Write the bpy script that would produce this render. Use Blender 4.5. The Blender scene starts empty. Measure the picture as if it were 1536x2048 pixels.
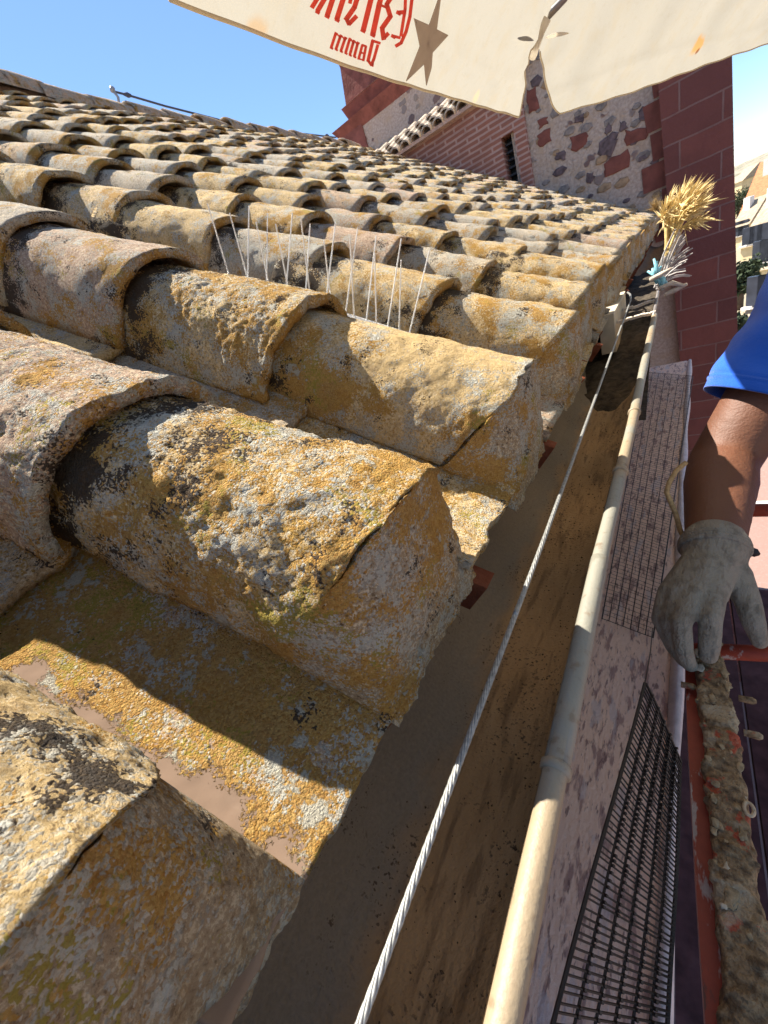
import bpy, bmesh, math, random
import numpy as np
from mathutils import Vector, Matrix, noise as mnoise
random.seed(7); rng = np.random.default_rng(11)
SC = bpy.context.scene
COL = SC.collection
PI = math.pi
# ------------------------------------------------------------------ camera
F = 780.0; CX, CY = 768.0, 1024.0
def _n(v): v = np.array(v, float); return v/np.linalg.norm(v)
VY = np.array([1350, 392.]); VX = np.array([-270, 1040.])
wy = _n([*(VY-[CX, CY]), F]); xm = _n([*(VX-[CX, CY]), F]); xm = _n(xm-wy*(xm@wy)); wx = -xm; wz = _n(np.cross(wx, wy))
MW = np.array([wx, wy, wz])             # world <- lens axes (right, down, forward)
def ray(px, py): return MW@_n([px-CX, py-CY, F])
def on_y(px, py, y): r = ray(px, py); return r*(y/r[1])
def on_x(px, py, x): r = ray(px, py); return r*(x/r[0])
def on_z(px, py, z): r = ray(px, py); return r*(z/r[2])
def at_d(px, py, d):                    # point at forward depth d
    return MW@(np.array([(px-CX)/F, (py-CY)/F, 1.0])*d)
def on_pl(px, py, p0, nn):
    r = ray(px, py); nn = np.array(nn, float); return r*((np.array(p0)@nn)/(r@nn))
cam = bpy.data.cameras.new('camera'); co = bpy.data.objects.new('camera', cam); COL.objects.link(co)
R = Matrix((MW[:, 0], -MW[:, 1], -MW[:, 2])).transposed()
co.matrix_world = R.to_4x4()
cam.sensor_fit = 'HORIZONTAL'; cam.sensor_width = 36; cam.lens = 36*F/1536
cam.clip_start = .005; cam.clip_end = 6000
cam.dof.use_dof = True; cam.dof.focus_distance = .34; cam.dof.aperture_fstop = 32
SC.camera = co
# ------------------------------------------------------------------ world, sun, exposure
SUN = _n([-.68, .09, 1.0])
el = math.asin(SUN[2]); az = math.atan2(SUN[0], SUN[1])
w = bpy.data.worlds.new('World'); SC.world = w; w.use_nodes = True
nt = w.node_tree; bg = nt.nodes['Background']
sky = nt.nodes.new('ShaderNodeTexSky'); sky.sky_type = 'NISHITA'; sky.sun_disc = False
sky.sun_elevation = el; sky.sun_rotation = az; sky.altitude = 700; sky.air_density = 1.0; sky.dust_density = .05; sky.ozone_density = 5.0
nt.links.new(sky.outputs[0], bg.inputs[0]); bg.inputs[1].default_value = .078
sl = bpy.data.lights.new('sun', 'SUN'); sl.energy = 5.0; sl.angle = math.radians(.5); sl.color = (1, .93, .82)
so = bpy.data.objects.new('sun', sl); COL.objects.link(so)
so.rotation_euler = Vector(SUN).to_track_quat('Z', 'Y').to_euler()
SC.view_settings.view_transform = 'Standard'; SC.view_settings.look = 'None'
SC.view_settings.exposure = 1.58; SC.view_settings.gamma = 1
SC.cycles.max_bounces = 8; SC.cycles.transparent_max_bounces = 12
# ------------------------------------------------------------------ object helpers
def link(name, me, parent=None):
    o = bpy.data.objects.new(name, me); COL.objects.link(o)
    if parent: o.parent = parent
    return o
def mesh(name, V, Fc, mat=None, parent=None, smooth=False, attrs=None):
    me = bpy.data.meshes.new(name)
    V = np.asarray(V, float)
    me.from_pydata(V.tolist(), [], [list(map(int, f)) for f in Fc])
    if mat: me.materials.append(mat)
    if attrs:
        for k, a in attrs.items():
            at = me.attributes.new(k, 'FLOAT', 'POINT'); at.data.foreach_set('value', np.asarray(a, np.float32))
    if smooth: me.polygons.foreach_set('use_smooth', [True]*len(me.polygons))
    me.update()
    return link(name, me, parent)
def tag(o, label=None, cat=None, group=None, kind=None):
    if label: o['label'] = label
    if cat: o['category'] = cat
    if group: o['group'] = group
    if kind: o['kind'] = kind
    return o
def empty(name, label, cat, loc=(0, 0, 0), group=None):
    o = bpy.data.objects.new(name, None); COL.objects.link(o); o.empty_display_size = .05; o.location = loc
    return tag(o, label, cat, group)
class MB:
    def __init__(s): s.V = []; s.F = []; s.n = 0; s.A = {}
    def add(s, V, Fc, **attrs):
        V = np.asarray(V, float); s.V.append(V); s.F += [tuple(int(i)+s.n for i in f) for f in Fc]; s.n += len(V)
        for k, a in attrs.items(): s.A.setdefault(k, []).append(np.broadcast_to(np.asarray(a, float), (len(V),)))
    def box(s, c, size, rot=None):
        c = np.array(c, float); h = np.array(size, float)/2
        P = np.array([[x, y, z] for x in (-1, 1) for y in (-1, 1) for z in (-1, 1)])*h
        if rot is not None: P = P@np.array(rot).T
        s.add(P+c, [(0, 1, 3, 2), (4, 6, 7, 5), (0, 4, 5, 1), (2, 3, 7, 6), (0, 2, 6, 4), (1, 5, 7, 3)])
    def hexa(s, P):   # 8 points: bottom 4 ring, top 4 ring
        s.add(P, [(3, 2, 1, 0), (4, 5, 6, 7), (0, 1, 5, 4), (1, 2, 6, 5), (2, 3, 7, 6), (3, 0, 4, 7)])
    def tube(s, pts, r, n=8, cap=True):
        V, Fc = tube_geo(pts, r, n, cap); s.add(V, Fc)
    def build(s, name, mat, parent=None, smooth=False):
        return mesh(name, np.concatenate(s.V), s.F, mat, parent, smooth, {k: np.concatenate(a) for k, a in s.A.items()})
def tube_geo(pts, r, n=8, cap=True):
    pts = np.asarray(pts, float); m = len(pts); r = np.broadcast_to(np.asarray(r, float), (m,))
    T = np.gradient(pts, axis=0); T /= np.linalg.norm(T, axis=1)[:, None]+1e-12
    up = np.array([0, 0, 1.]) if abs(T[0][2]) < .9 else np.array([1., 0, 0])
    a = _n(np.cross(T[0], up)); V = []
    for i in range(m):
        a = a-T[i]*(a@T[i]); a = a/(np.linalg.norm(a)+1e-12); b = np.cross(T[i], a)
        th = np.arange(n)*2*PI/n
        V.append(pts[i]+r[i]*(np.cos(th)[:, None]*a+np.sin(th)[:, None]*b))
    V = np.concatenate(V); Fc = []
    for i in range(m-1):
        for j in range(n):
            k = (j+1) % n; Fc.append((i*n+j, i*n+k, (i+1)*n+k, (i+1)*n+j))
    if cap: Fc += [tuple(range(n))[::-1], tuple((m-1)*n+j for j in range(n))]
    return V, Fc
def grid_faces(na, nb, off=0, flip=False):
    f = []
    for i in range(na-1):
        for j in range(nb-1):
            q = (off+i*nb+j, off+(i+1)*nb+j, off+(i+1)*nb+j+1, off+i*nb+j+1)
            f.append(q[::-1] if flip else q)
    return f
# numpy value noise ------------------------------------------------
def _hash(ix, iy, iz, seed):
    h = (ix*374761393+iy*668265263+iz*2147483647+seed*974711) & 0xffffffff
    h = (h ^ (h >> 13))*1274126177 & 0xffffffff
    h = h ^ (h >> 16)
    return (h & 0xffff)/65535.0*2-1
def vnoise(P, scale, seed=0):
    Q = P*scale+1000.0; I = np.floor(Q).astype(np.int64); f = Q-I; f = f*f*(3-2*f); out = 0
    for dx in (0, 1):
        for dy in (0, 1):
            for dz in (0, 1):
                wgt = (f[:, 0] if dx else 1-f[:, 0])*(f[:, 1] if dy else 1-f[:, 1])*(f[:, 2] if dz else 1-f[:, 2])
                out = out+wgt*_hash(I[:, 0]+dx, I[:, 1]+dy, I[:, 2]+dz, seed)
    return out
def fbm(P, scale, octv=3, seed=0):
    return sum(vnoise(P, scale*2.1**k, seed+k)*.5**k for k in range(octv))
# ------------------------------------------------------------------ material helpers
class NM:
    def __init__(s, name, rough=.85):
        s.m = bpy.data.materials.new(name); s.m.use_nodes = True; s.t = s.m.node_tree; s.b = s.t.nodes['Principled BSDF']
        s.b.inputs['Roughness'].default_value = rough
        s.pos = s.t.nodes.new('ShaderNodeNewGeometry').outputs['Position']
    def nd(s, t): return s.t.nodes.new(t)
    def L(s, a, b): s.t.links.new(a, b)
    def setv(s, sock, v):
        if hasattr(v, 'is_output') or isinstance(v, bpy.types.NodeSocket): s.L(v, sock)
        elif isinstance(v, (tuple, list)) and len(v) == 3 and sock.type == 'RGBA': sock.default_value = (*v, 1)
        else: sock.default_value = v
    def scaled(s, sc, vec=None):
        n = s.nd('ShaderNodeVectorMath'); n.operation = 'MULTIPLY'; s.L(vec or s.pos, n.inputs[0]); n.inputs[1].default_value = sc; return n.outputs[0]
    def noise(s, scale, det=4, rough=.55, vec=None, dist=0):
        n = s.nd('ShaderNodeTexNoise'); n.inputs['Scale'].default_value = scale; n.inputs['Detail'].default_value = det
        n.inputs['Roughness'].default_value = rough; n.inputs['Distortion'].default_value = dist; s.L(vec or s.pos, n.inputs['Vector']); return n.outputs['Fac']
    def voro(s, scale, vec=None, out='Distance', feat='F1', rand=1):
        n = s.nd('ShaderNodeTexVoronoi'); n.feature = feat; n.inputs['Scale'].default_value = scale; n.inputs['Randomness'].default_value = rand; s.L(vec or s.pos, n.inputs['Vector']); return n.outputs[out]
    def m2(s, op, a, b=0.0, c=None, clamp=False):
        n = s.nd('ShaderNodeMath'); n.operation = op; n.use_clamp = clamp; s.setv(n.inputs[0], a); s.setv(n.inputs[1], b)
        if c is not None: s.setv(n.inputs[2], c)
        return n.outputs[0]
    def add(s, a, b): return s.m2('ADD', a, b)
    def mul(s, a, b): return s.m2('MULTIPLY', a, b)
    def step(s, v, lo, hi):
        n = s.nd('ShaderNodeMapRange'); n.interpolation_type = 'SMOOTHSTEP'; s.setv(n.inputs[0], v); s.setv(n.inputs[1], lo); s.setv(n.inputs[2], hi); return n.outputs[0]
    def mix(s, f, a, b, mode='MIX'):
        n = s.nd('ShaderNodeMix'); n.data_type = 'RGBA'; n.blend_type = mode; s.setv(n.inputs[0], f); s.setv(n.inputs[6], a); s.setv(n.inputs[7], b); return n.outputs[2]
    def ramp(s, f, *st):
        n = s.nd('ShaderNodeValToRGB'); e = n.color_ramp.elements
        while len(e) < len(st): e.new(.5)
        for i, (p, c) in enumerate(st): e[i].position = p; e[i].color = (*c, 1)
        s.setv(n.inputs[0], f); return n.outputs[0]
    def attr(s, name):
        n = s.nd('ShaderNodeAttribute'); n.attribute_name = name; return n.outputs['Fac']
    def bump(s, h, dist=.002, st=1.0):
        n = s.nd('ShaderNodeBump'); n.inputs['Distance'].default_value = dist; n.inputs['Strength'].default_value = st; s.L(h, n.inputs['Height']); s.L(n.outputs[0], s.b.inputs['Normal']); return n
    def col(s, c): s.setv(s.b.inputs['Base Color'], c); return s
    def val(s, k, v): s.setv(s.b.inputs[k], v); return s
def simple(name, c, rough=.8, var=.25, scale=40, bump=0, det=4, metal=0, spec=.3):
    m = NM(name, rough); f = m.noise(scale, det)
    d = tuple(x*(1-var) for x in c); l = tuple(min(1, x*(1+var)) for x in c)
    m.col(m.ramp(f, (.3, d), (.7, l))); m.val('Metallic', metal); m.val('Specular IOR Level', spec)
    if bump: m.bump(m.noise(scale*2, det), bump)
    return m.m
# lichen-covered clay -------------------------------------------------
def tile_material(name, mortar=False, clayred=False):
    m = NM(name, .95); m.val('Specular IOR Level', .10)
    tint, lich, dark, bare = m.attr('tint'), m.attr('lich'), m.attr('dark'), m.attr('bare')
    def shift(o, vec=None):
        n = m.nd('ShaderNodeVectorMath'); n.operation = 'ADD'; m.L(vec or m.pos, n.inputs[0]); n.inputs[1].default_value = o; return n.outputs[0]
    P2, P3, P4 = shift((7.3, 2.1, 5.5)), shift((3.3, 9.1, 1.5)), shift((1.7, 4.4, 8.8))
    wn = m.nd('ShaderNodeTexNoise'); wn.inputs['Scale'].default_value = 420; wn.inputs['Detail'].default_value = 2; m.L(m.pos, wn.inputs['Vector'])
    ws = m.nd('ShaderNodeVectorMath'); ws.operation = 'SCALE'; m.L(wn.outputs['Color'], ws.inputs[0]); ws.inputs['Scale'].default_value = .0022
    wv = m.nd('ShaderNodeVectorMath'); wv.operation = 'ADD'; m.L(m.pos, wv.inputs[0]); m.L(ws.outputs[0], wv.inputs[1]); WP = wv.outputs[0]
    def cells(scale, vec):
        n = m.nd('ShaderNodeTexVoronoi'); n.inputs['Scale'].default_value = scale; m.L(vec, n.inputs['Vector'])
        sp = m.nd('ShaderNodeSeparateColor'); m.L(n.outputs['Color'], sp.inputs[0]); return n.outputs['Distance'], sp.outputs
    d1, r1 = cells(700, WP); d2, r2 = cells(330, shift((2.2, .7, 3.1), WP))
    nA = m.noise(11, 3); nB = m.noise(48, 5, .65); nC = m.noise(300, 6, .75); nD = m.noise(1100, 2)
    fO = m.noise(21, 8, .68, vec=P2); fW = m.noise(27, 8, .68, vec=P3); fY = m.noise(18, 8, .68, vec=P4); fD = m.noise(28, 8, .6, vec=shift((5, 5, 2)))
    # bare clay
    if mortar: base = m.mix(nB, (.36, .255, .15), (.47, .36, .23))
    else:
        warm = m.mix(nA, (.57, .395, .175), (.66, .48, .24)); pink = m.mix(nB, (.42, .275, .185), (.53, .38, .275)); grey = m.mix(nB, (.40, .335, .245), (.56, .48, .37))
        base = m.mix(m.step(tint, .40, .52), warm, pink); base = m.mix(m.step(tint, .58, .70), base, grey)
    worn = m.m2('MULTIPLY_ADD', lich, 1.15, .10)
    base = m.mix(m.mul(m.step(nC, .53, .63), m.m2('MULTIPLY', worn, 1.0, clamp=True)), base, (.13, .08, .042))
    base = m.mix(m.mul(m.step(nC, .49, .40), m.m2('MULTIPLY', worn, 1.0, clamp=True)), base, (.76, .64, .44))
    base = m.mix(m.mul(m.step(nB, .52, .68), .45), base, (.32, .22, .13))
    L = m.m2('SUBTRACT', lich, .5)
    def prob(f, gain, mid, kl, bias): return m.m2('ADD', m.mul(m.m2('SUBTRACT', f, mid), gain), m.m2('MULTIPLY_ADD', L, kl, bias))
    def pick(r, p): return m.step(m.m2('SUBTRACT', p, r), -.07, .09)
    # grey and cream crumbs, orange and yellow crumbs, white rosettes, black crust
    w1 = pick(r1[1], prob(fW, 5.5, .51, 1.0, .36)); base = m.mix(m.mul(w1, .85), base, m.mix(r1[2], (.30, .275, .225), (.64, .60, .50)))
    w2 = pick(r2[0], prob(fW, 6.5, .55, .9, .14)); base = m.mix(m.mul(w2, .85), base, m.mix(nC, (.40, .39, .32), (.70, .68, .59)))
    o1 = pick(r1[0], prob(fO, 6.5, .53, 1.8, .18)); o2 = pick(r2[1], prob(fO, 6.5, .57, 1.6, .06)); oo = m.m2('MAXIMUM', o1, o2)
    base = m.mix(m.mul(oo, .9), base, m.mix(r1[2], m.mix(nC, (.33, .15, .025), (.46, .225, .04)), (.56, .34, .085)))
    y1 = pick(r1[2], prob(fY, 7.0, .585, .9, .04)); base = m.mix(m.mul(y1, .9), base, m.mix(nC, (.25, .185, .03), (.50, .40, .085)))
    pl = m.step(m.add(m.mul(m.noise(42, 7, .66, vec=P4), .8), m.mul(nC, .2)), m.m2('SUBTRACT', .625, m.mul(L, .14)), m.m2('SUBTRACT', .655, m.mul(L, .14)))
    base = m.mix(m.mul(pl, .85), base, m.mix(nD, (.40, .39, .31), (.66, .645, .555)))
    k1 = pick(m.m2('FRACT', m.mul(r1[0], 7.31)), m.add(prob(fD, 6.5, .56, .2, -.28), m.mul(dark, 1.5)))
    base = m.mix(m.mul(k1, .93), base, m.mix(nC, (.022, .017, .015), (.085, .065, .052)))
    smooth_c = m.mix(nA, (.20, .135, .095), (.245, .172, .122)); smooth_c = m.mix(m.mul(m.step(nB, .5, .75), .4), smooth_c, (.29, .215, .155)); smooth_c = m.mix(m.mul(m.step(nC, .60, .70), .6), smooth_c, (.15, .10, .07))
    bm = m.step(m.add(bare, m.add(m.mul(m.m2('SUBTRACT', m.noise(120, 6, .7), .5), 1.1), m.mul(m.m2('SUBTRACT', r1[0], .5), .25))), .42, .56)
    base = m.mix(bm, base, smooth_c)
    if clayred: base = m.mix(m.step(nB, .3, .7), (.20, .055, .026), (.29, .095, .05))
    m.col(base)
    crumb = m.m2('MAXIMUM', m.m2('MAXIMUM', w1, oo), m.m2('MAXIMUM', y1, k1))
    h = m.mul(crumb, m.m2('SUBTRACT', 1.0, m.mul(d1, 1.3))); h = m.add(h, m.mul(w2, m.m2('SUBTRACT', .9, d2))); h = m.mul(h, .6); h = m.add(h, m.mul(pl, .4)); h = m.add(h, m.mul(nC, 1.6)); h = m.add(h, m.mul(nB, .6))
    h = m.mul(h, m.m2('SUBTRACT', 1.0, m.mul(bm, .995)))
    m.bump(h, .0040, 1.0)
    return m.m
M_TILE = tile_material('lichened clay tile'); M_MORT = tile_material('lichened mortar', mortar=True); M_CLAY = tile_material('broken clay', clayred=True)
# ------------------------------------------------------------------ roof frame
dn = _n([.83, .137, -.54]); U = -dn; NN = _n(np.cross([0, 1, 0], U)); NN = NN if NN[2] > 0 else -NN
E0 = np.array([-.129, 0, -.094])
def roofp(s, y, h):
    s, y, h = np.broadcast_arrays(np.asarray(s, float), np.asarray(y, float), np.asarray(h, float))
    return E0+s[..., None]*U+y[..., None]*np.array([0, 1, 0])+h[..., None]*NN
YEND = 5.78; RIDGE_S = 3.72
roof = empty('tiled_roof', 'weathered clay tile roof crusted with orange and grey lichen', 'roof')
def spow(x, p): return np.sign(x)*np.abs(x)**p
def tile_geo(kind, s0, yc, Lt, wd, H, na, ns, seed, fine=0.0, hb=0., tilt=0., yaw=0., taper=.8, th=.012, skew=0., lean=.008):
    """arched (cover) or trough (channel) clay tile with thickness; returns V, F, tlist"""
    t = np.linspace(0, 1, ns)**1.0; th_a = np.linspace(0, PI, na)
    S, A = np.meshgrid(t, th_a, indexing='ij')
    def sheet(inset):
        if kind == 'cover':
            wv = (wd-inset)*(1-(1-taper)*S); Hv = (H-inset)*(1-(1-taper)*.55*S)
            y = -wv*spow(np.cos(A), .80); h = -H+Hv*spow(np.sin(A), .86)+ (1-1)*0
            h = h - S*.019
        else:
            wv = (wd)*(1-(1-taper)*(1-S)); a = (A-PI/2)*.66
            y = wv*np.sin(a)/math.sin(PI*.33); h = -np.cos(a)*H/(1-math.cos(PI*.33))+H/(1-math.cos(PI*.33)) - (inset)
            h = h - S*.020
        ss = s0+S*Lt
        if kind == 'cover': ss = ss+lean*np.clip(-(h+S*.019)/H, 0, 1)**1.3*(1-S)**2
        return ss, yc+y+yaw*(ss-s0)+skew*S, hb+h+tilt*(ss-s0)
    s1, y1, h1 = sheet(0); s2, y2, h2 = sheet(th)
    P1 = roofp(s1, y1, h1).reshape(-1, 3); P2 = roofp(s2, y2, h2).reshape(-1, 3)
    # ragged lower rim
    amp = .0045
    r = fbm(P1+seed*3.1, 38, 3, seed)*amp; edge = np.exp(-(S*Lt/.012)).reshape(-1)
    P1 += (r*edge)[:, None]*U; P2 += (r*edge)[:, None]*U
    if fine > 0:
        G = P1.reshape(ns, na, 3)
        N = np.cross(np.gradient(G, axis=1), np.gradient(G, axis=0)).reshape(-1, 3); N /= np.linalg.norm(N, axis=1)[:, None]+1e-12
        if N[(ns//2)*na+na//2]@NN < 0: N = -N
        D = (.0026*fbm(P1, 22, 2, 5)+.0011*fbm(P1, 70, 2, 9))*(1 if fine > .3 else .25)+fine*(.0012*fbm(P1, 170, 2, 3)+.0009*fbm(P1, 420, 2, 21))
        P1 = P1+N*D[:, None]
    else:
        G = P1; 
        P1 = P1+NN*(.0035*fbm(P1, 22, 2, 5))[:, None]
    # thin round of the rim
    V = np.concatenate([P1, P2]); n = ns*na
    Fc = grid_faces(ns, na, 0, kind == 'cover' and False)+grid_faces(ns, na, n, True)
    for j in range(na-1):
        Fc.append((j, j+1, n+j+1, n+j)); k = (ns-1)*na; Fc.append((k+j+1, k+j, n+k+j, n+k+j+1))
    for i in range(ns-1):
        Fc.append((i*na, n+i*na, n+(i+1)*na, (i+1)*na)); k = na-1; Fc.append((i*na+k, (i+1)*na+k, n+(i+1)*na+k, n+i*na+k))
    Fc = [f[::-1] for f in Fc]
    return V, Fc, np.concatenate([S.reshape(-1), S.reshape(-1)]), np.concatenate([A.reshape(-1), A.reshape(-1)])
# columns of cover tiles: the nearest follow the photograph, the rest are laid at the same rhythm
ycol = [-.595, -.34, -.086, .168, .452, .742, .99, 1.25]
while ycol[-1] < YEND+.4: ycol.append(ycol[-1]+.266+random.uniform(-.014, .014))
EXP = .208
tiles = []
for ci, yc in enumerate(ycol):
    s = random.uniform(-.012, .012)
    if ci == 3: s = -.004
    if ci == 4: s = -.008
    first = True; k = 0
    jit = random.uniform(-.006, .006)
    while s < RIDGE_S:
        L = .285
        e = EXP+random.uniform(-.022, .022)
        if ci == 2 and k == 0: e = .31
        if ci == 3 and k == 0: e = .205
        if ci == 4 and k == 0: e = .262
        L = e+.07
        Y = yc - s*U[1]*-1
        yy = yc+s*U[1]
        if yy < YEND-.02:
            tiles.append(dict(kind='cover', ci=ci, k=k, s=s, yc=yc+random.uniform(-.009, .009), L=L, w=.081+random.uniform(-.005, .006), H=.100+random.uniform(-.005, .006), hb=random.uniform(-.004, .006), yaw=random.uniform(-.05, .05), tilt=random.uniform(-.02, .02)))
        s += e; k += 1
for ci in range(len(ycol)-1):
    ym = (ycol[ci]+ycol[ci+1])/2+.002; gap = ycol[ci+1]-ycol[ci]
    s = -.052+random.uniform(-.008, .008); k = 0
    while s < RIDGE_S:
        e = .27+random.uniform(-.02, .02); L = e+.07
        if ci == 2: s = [-.054, .226, .49, .75, 1.02][k] if k < 5 else s
        if ym+s*U[1] < YEND-.02:
            tiles.append(dict(kind='channel', ci=ci, k=k, s=s, yc=ym, L=L, w=.100+(gap-.254)*.4, H=.036, hb=-.129+random.uniform(-.003, .003), yaw=random.uniform(-.02, .02), tilt=0))
        s += e; k += 1
for i, t in enumerate(tiles):
    c = roofp(t['s']+.08, t['yc'], -.05); t['d'] = np.linalg.norm(c); t['seed'] = i
    def seen(p):
        v = MW.T@p; return v[2] > .01 and -60 < CX+F*v[0]/v[2] < 1596 and -60 < CY+F*v[1]/v[2] < 2108
    t['vis'] = any(seen(roofp(t['s']+a_, t['yc']+b_, h_)) for a_ in (-.03, .02, .08, .15, .21) for b_ in (-.08, -.03, .03, .08) for h_ in (-.01, -.11))
    t['d'] = min(np.linalg.norm(roofp(t['s']+a_, t['yc'], -.03)) for a_ in (.0, .08, .18))
    if t['kind'] == 'cover' and t['k'] > 0 and t['ci'] > 4: t['H'] *= random.uniform(.80, .95); t['hb'] -= .006; t['yc'] += random.uniform(-.012, .012); t['yaw'] += random.uniform(-.05, .05)
    if t['kind'] == 'cover' and t['ci'] == 3 and t['k'] in (1, 2, 3): t['hb'] = .001; t['w'] = .087; t['H'] = .107; t['yc'] -= .003
    if t['kind'] == 'cover' and t['ci'] == 4 and t['k'] > 0: t['w'] = .088; t['H'] = .110; t['hb'] = .000; t['yc'] = 0.455-.010
    if t['kind'] == 'channel' and t['ci'] == 3: t['hb'] += .012
    t['tint'] = random.random()**.8; t['lich'] = random.uniform(.34, .66); 
def lookup(kind, ci, k): return next(t for t in tiles if t['kind'] == kind and t['ci'] == ci and t['k'] == k)
for (kd, ci, k), (ti, li) in {('cover', 2, 0): (.05, .46), ('cover', 3, 0): (.1, .74), ('cover', 4, 0): (.0, .12), ('cover', 3, 1): (.55, .55), ('cover', 4, 1): (.2, .72), ('cover', 4, 2): (.6, .5), ('cover', 5, 0): (.1, .6), ('cover', 6, 0): (.0, .55),
                              ('channel', 2, 0): (.5, .92), ('channel', 2, 1): (.45, .6), ('channel', 3, 0): (.1, .6)}.items():
    t = lookup(kd, ci, k); t['tint'] = ti; t['lich'] = li
def build_tile(t):
    d = t['d']
    near = d < .55 and t['vis']
    if t['kind'] == 'cover': na, ns = (110, 120) if near else ((40, 30) if d < 1.3 and t['vis'] else ((18, 12) if t['vis'] and d < 3 else (11, 6)))
    else: na, ns = (80, 110) if near else ((24, 24) if d < 1.3 and t['vis'] else ((10, 6)))
    fine = 1. if near else (.6 if d < 1.3 and t['vis'] else 0.)
    if t['kind'] == 'channel' and t['ci'] == 2: fine *= .2
    if t['kind'] == 'cover' and t['ci'] == 4 and t['k'] == 0: fine *= .4
    V, Fc, S, A = tile_geo(t['kind'], t['s'], t['yc'], t['L'], t['w'], t['H'], na, ns, t['seed'], fine, t['hb'], t['tilt'], t['yaw'], taper=.85 if t['kind'] == 'cover' else .88, lean=.036 if t['k'] == 0 else .008)
    sv = S*t['L']
    e = t['L']-.07
    if t['kind'] == 'cover':
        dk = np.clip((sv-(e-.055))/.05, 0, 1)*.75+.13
        lich = np.full(len(V), t['lich'])+.22*np.exp(-sv/.02)
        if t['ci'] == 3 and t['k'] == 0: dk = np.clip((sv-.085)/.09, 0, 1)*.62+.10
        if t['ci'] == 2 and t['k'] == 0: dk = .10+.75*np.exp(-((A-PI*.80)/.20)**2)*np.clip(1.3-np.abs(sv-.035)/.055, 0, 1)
        if t['ci'] == 4 and t['k'] == 0: lich = lich+.55*np.exp(-sv/.012)+.5*np.clip((sv-.15)/.04, 0, 1)+.45*np.exp(-((A-.35)/.35)**2); dk = dk*.3
    else:
        dk = np.full(len(V), .12); lich = np.full(len(V), t['lich'])
    bare = np.zeros(len(V))
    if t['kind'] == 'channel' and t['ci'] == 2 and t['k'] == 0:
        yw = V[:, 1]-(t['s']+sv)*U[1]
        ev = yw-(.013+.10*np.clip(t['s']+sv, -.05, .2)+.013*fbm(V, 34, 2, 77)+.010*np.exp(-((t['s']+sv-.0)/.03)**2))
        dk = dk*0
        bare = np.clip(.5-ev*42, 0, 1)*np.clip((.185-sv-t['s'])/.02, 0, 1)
        lich = lich+.1
    n = len(V); return V, Fc, dict(tint=np.full(n, t['tint']), lich=lich, dark=dk, bare=bare)
shown = {}
for kd in ('cover', 'channel'):
    own = sorted([t for t in tiles if t['kind'] == kd and t['vis']], key=lambda t: t['d'])[:100 if kd == 'cover' else 60]
    ids = {id(t) for t in own}
    for t in own:
        V, Fc, at = build_tile(t); o = mesh('cover_tile' if kd == 'cover' else 'channel_tile', V, Fc, M_TILE, roof, True, at)
        if t['ci'] == 4 and t['k'] == 0 and kd == 'cover': o['label'] = 'clean tan eave tile with few lichens'
        if t['ci'] == 2 and t['k'] == 0 and kd == 'channel': o['label'] = 'channel tile with a bare brown stripe beside the lichen'
    mb = MB()
    for t in tiles:
        if t['kind'] == kd and id(t) not in ids:
            V, Fc, at = build_tile(t); mb.add(V, Fc, **at)
    o = mb.build('cover_tile' if kd == 'cover' else 'channel_tile', M_TILE, roof, True); o['kind'] = 'stuff'
# mortar that closes the eave end of each cover row
def mortar_cap(yc, w, H, hb, seed, near, s0, ci_=0):
    nu, nv = (90, 60) if near else (24, 14)
    a = np.linspace(0, PI, nu); r = np.linspace(0, 1, nv)
    Rr, A = np.meshgrid(r, a, indexing='ij')
    y = -(w-.0005)*spow(np.cos(A), .80); top = -H+(H-.0015)*spow(np.sin(A), .86)
    bot = -H-.024+0*A
    yy = yc+y*(1-.03*(1-Rr)); h = hb+bot*(1-Rr)+top*Rr
    # face stands upright: its foot reaches forward past the rim
    s = (s0-.056)*(1-Rr)+(s0+.001+.036*np.clip(-top/H, 0, 1)**1.3)*Rr-.004*np.sin(Rr*PI)
    P = roofp(s, yy, h).reshape(-1, 3)
    D = (.003*fbm(P, 18, 2, seed)+.0022*fbm(P, 75, 3, seed+5))*np.clip((1-Rr.reshape(-1))*5, .15, 1)+(.0012*fbm(P, 260, 2, 4) if near else 0)
    P = P-U*D[:, None]
    n = len(P); Fc = grid_faces(nv, nu, 0, True)
    Q = roofp(s+.05, yc+(yy-yc)*.80, h-.022*Rr).reshape(-1, 3); V = np.concatenate([P, Q]); Fc += grid_faces(nv, nu, n)
    for j in range(nu-1): Fc += [(j, j+1, n+j+1, n+j)]
    k = (nv-1)*nu
    for j in range(nu-1): Fc += [(k+j+1, k+j, n+k+j, n+k+j+1)]
    for i in range(nv-1):
        Fc += [(i*nu, (i+1)*nu, n+(i+1)*nu, n+i*nu)]; q_ = nu-1; Fc += [((i+1)*nu+q_, i*nu+q_, n+i*nu+q_, n+(i+1)*nu+q_)]
    m = len(V); R2 = np.concatenate([Rr.reshape(-1)]*2)
    return V, Fc, dict(tint=np.full(m, .3), lich=(.42 if ci_ == 2 else .60)+.28*R2**3, dark=np.full(m, .05), bare=np.zeros(m))
for ci, yc in enumerate(ycol):
    t = next((t for t in tiles if t['kind'] == 'cover' and t['ci'] == ci and t['k'] == 0), None)
    if t is None: continue
    V, Fc, at = mortar_cap(t['yc'], t['w'], t['H'], t['hb'], ci, t['d'] < .8, t['s'], ci)
    mesh('mortar_plug', V, Fc, M_MORT, roof, True, at)
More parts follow.
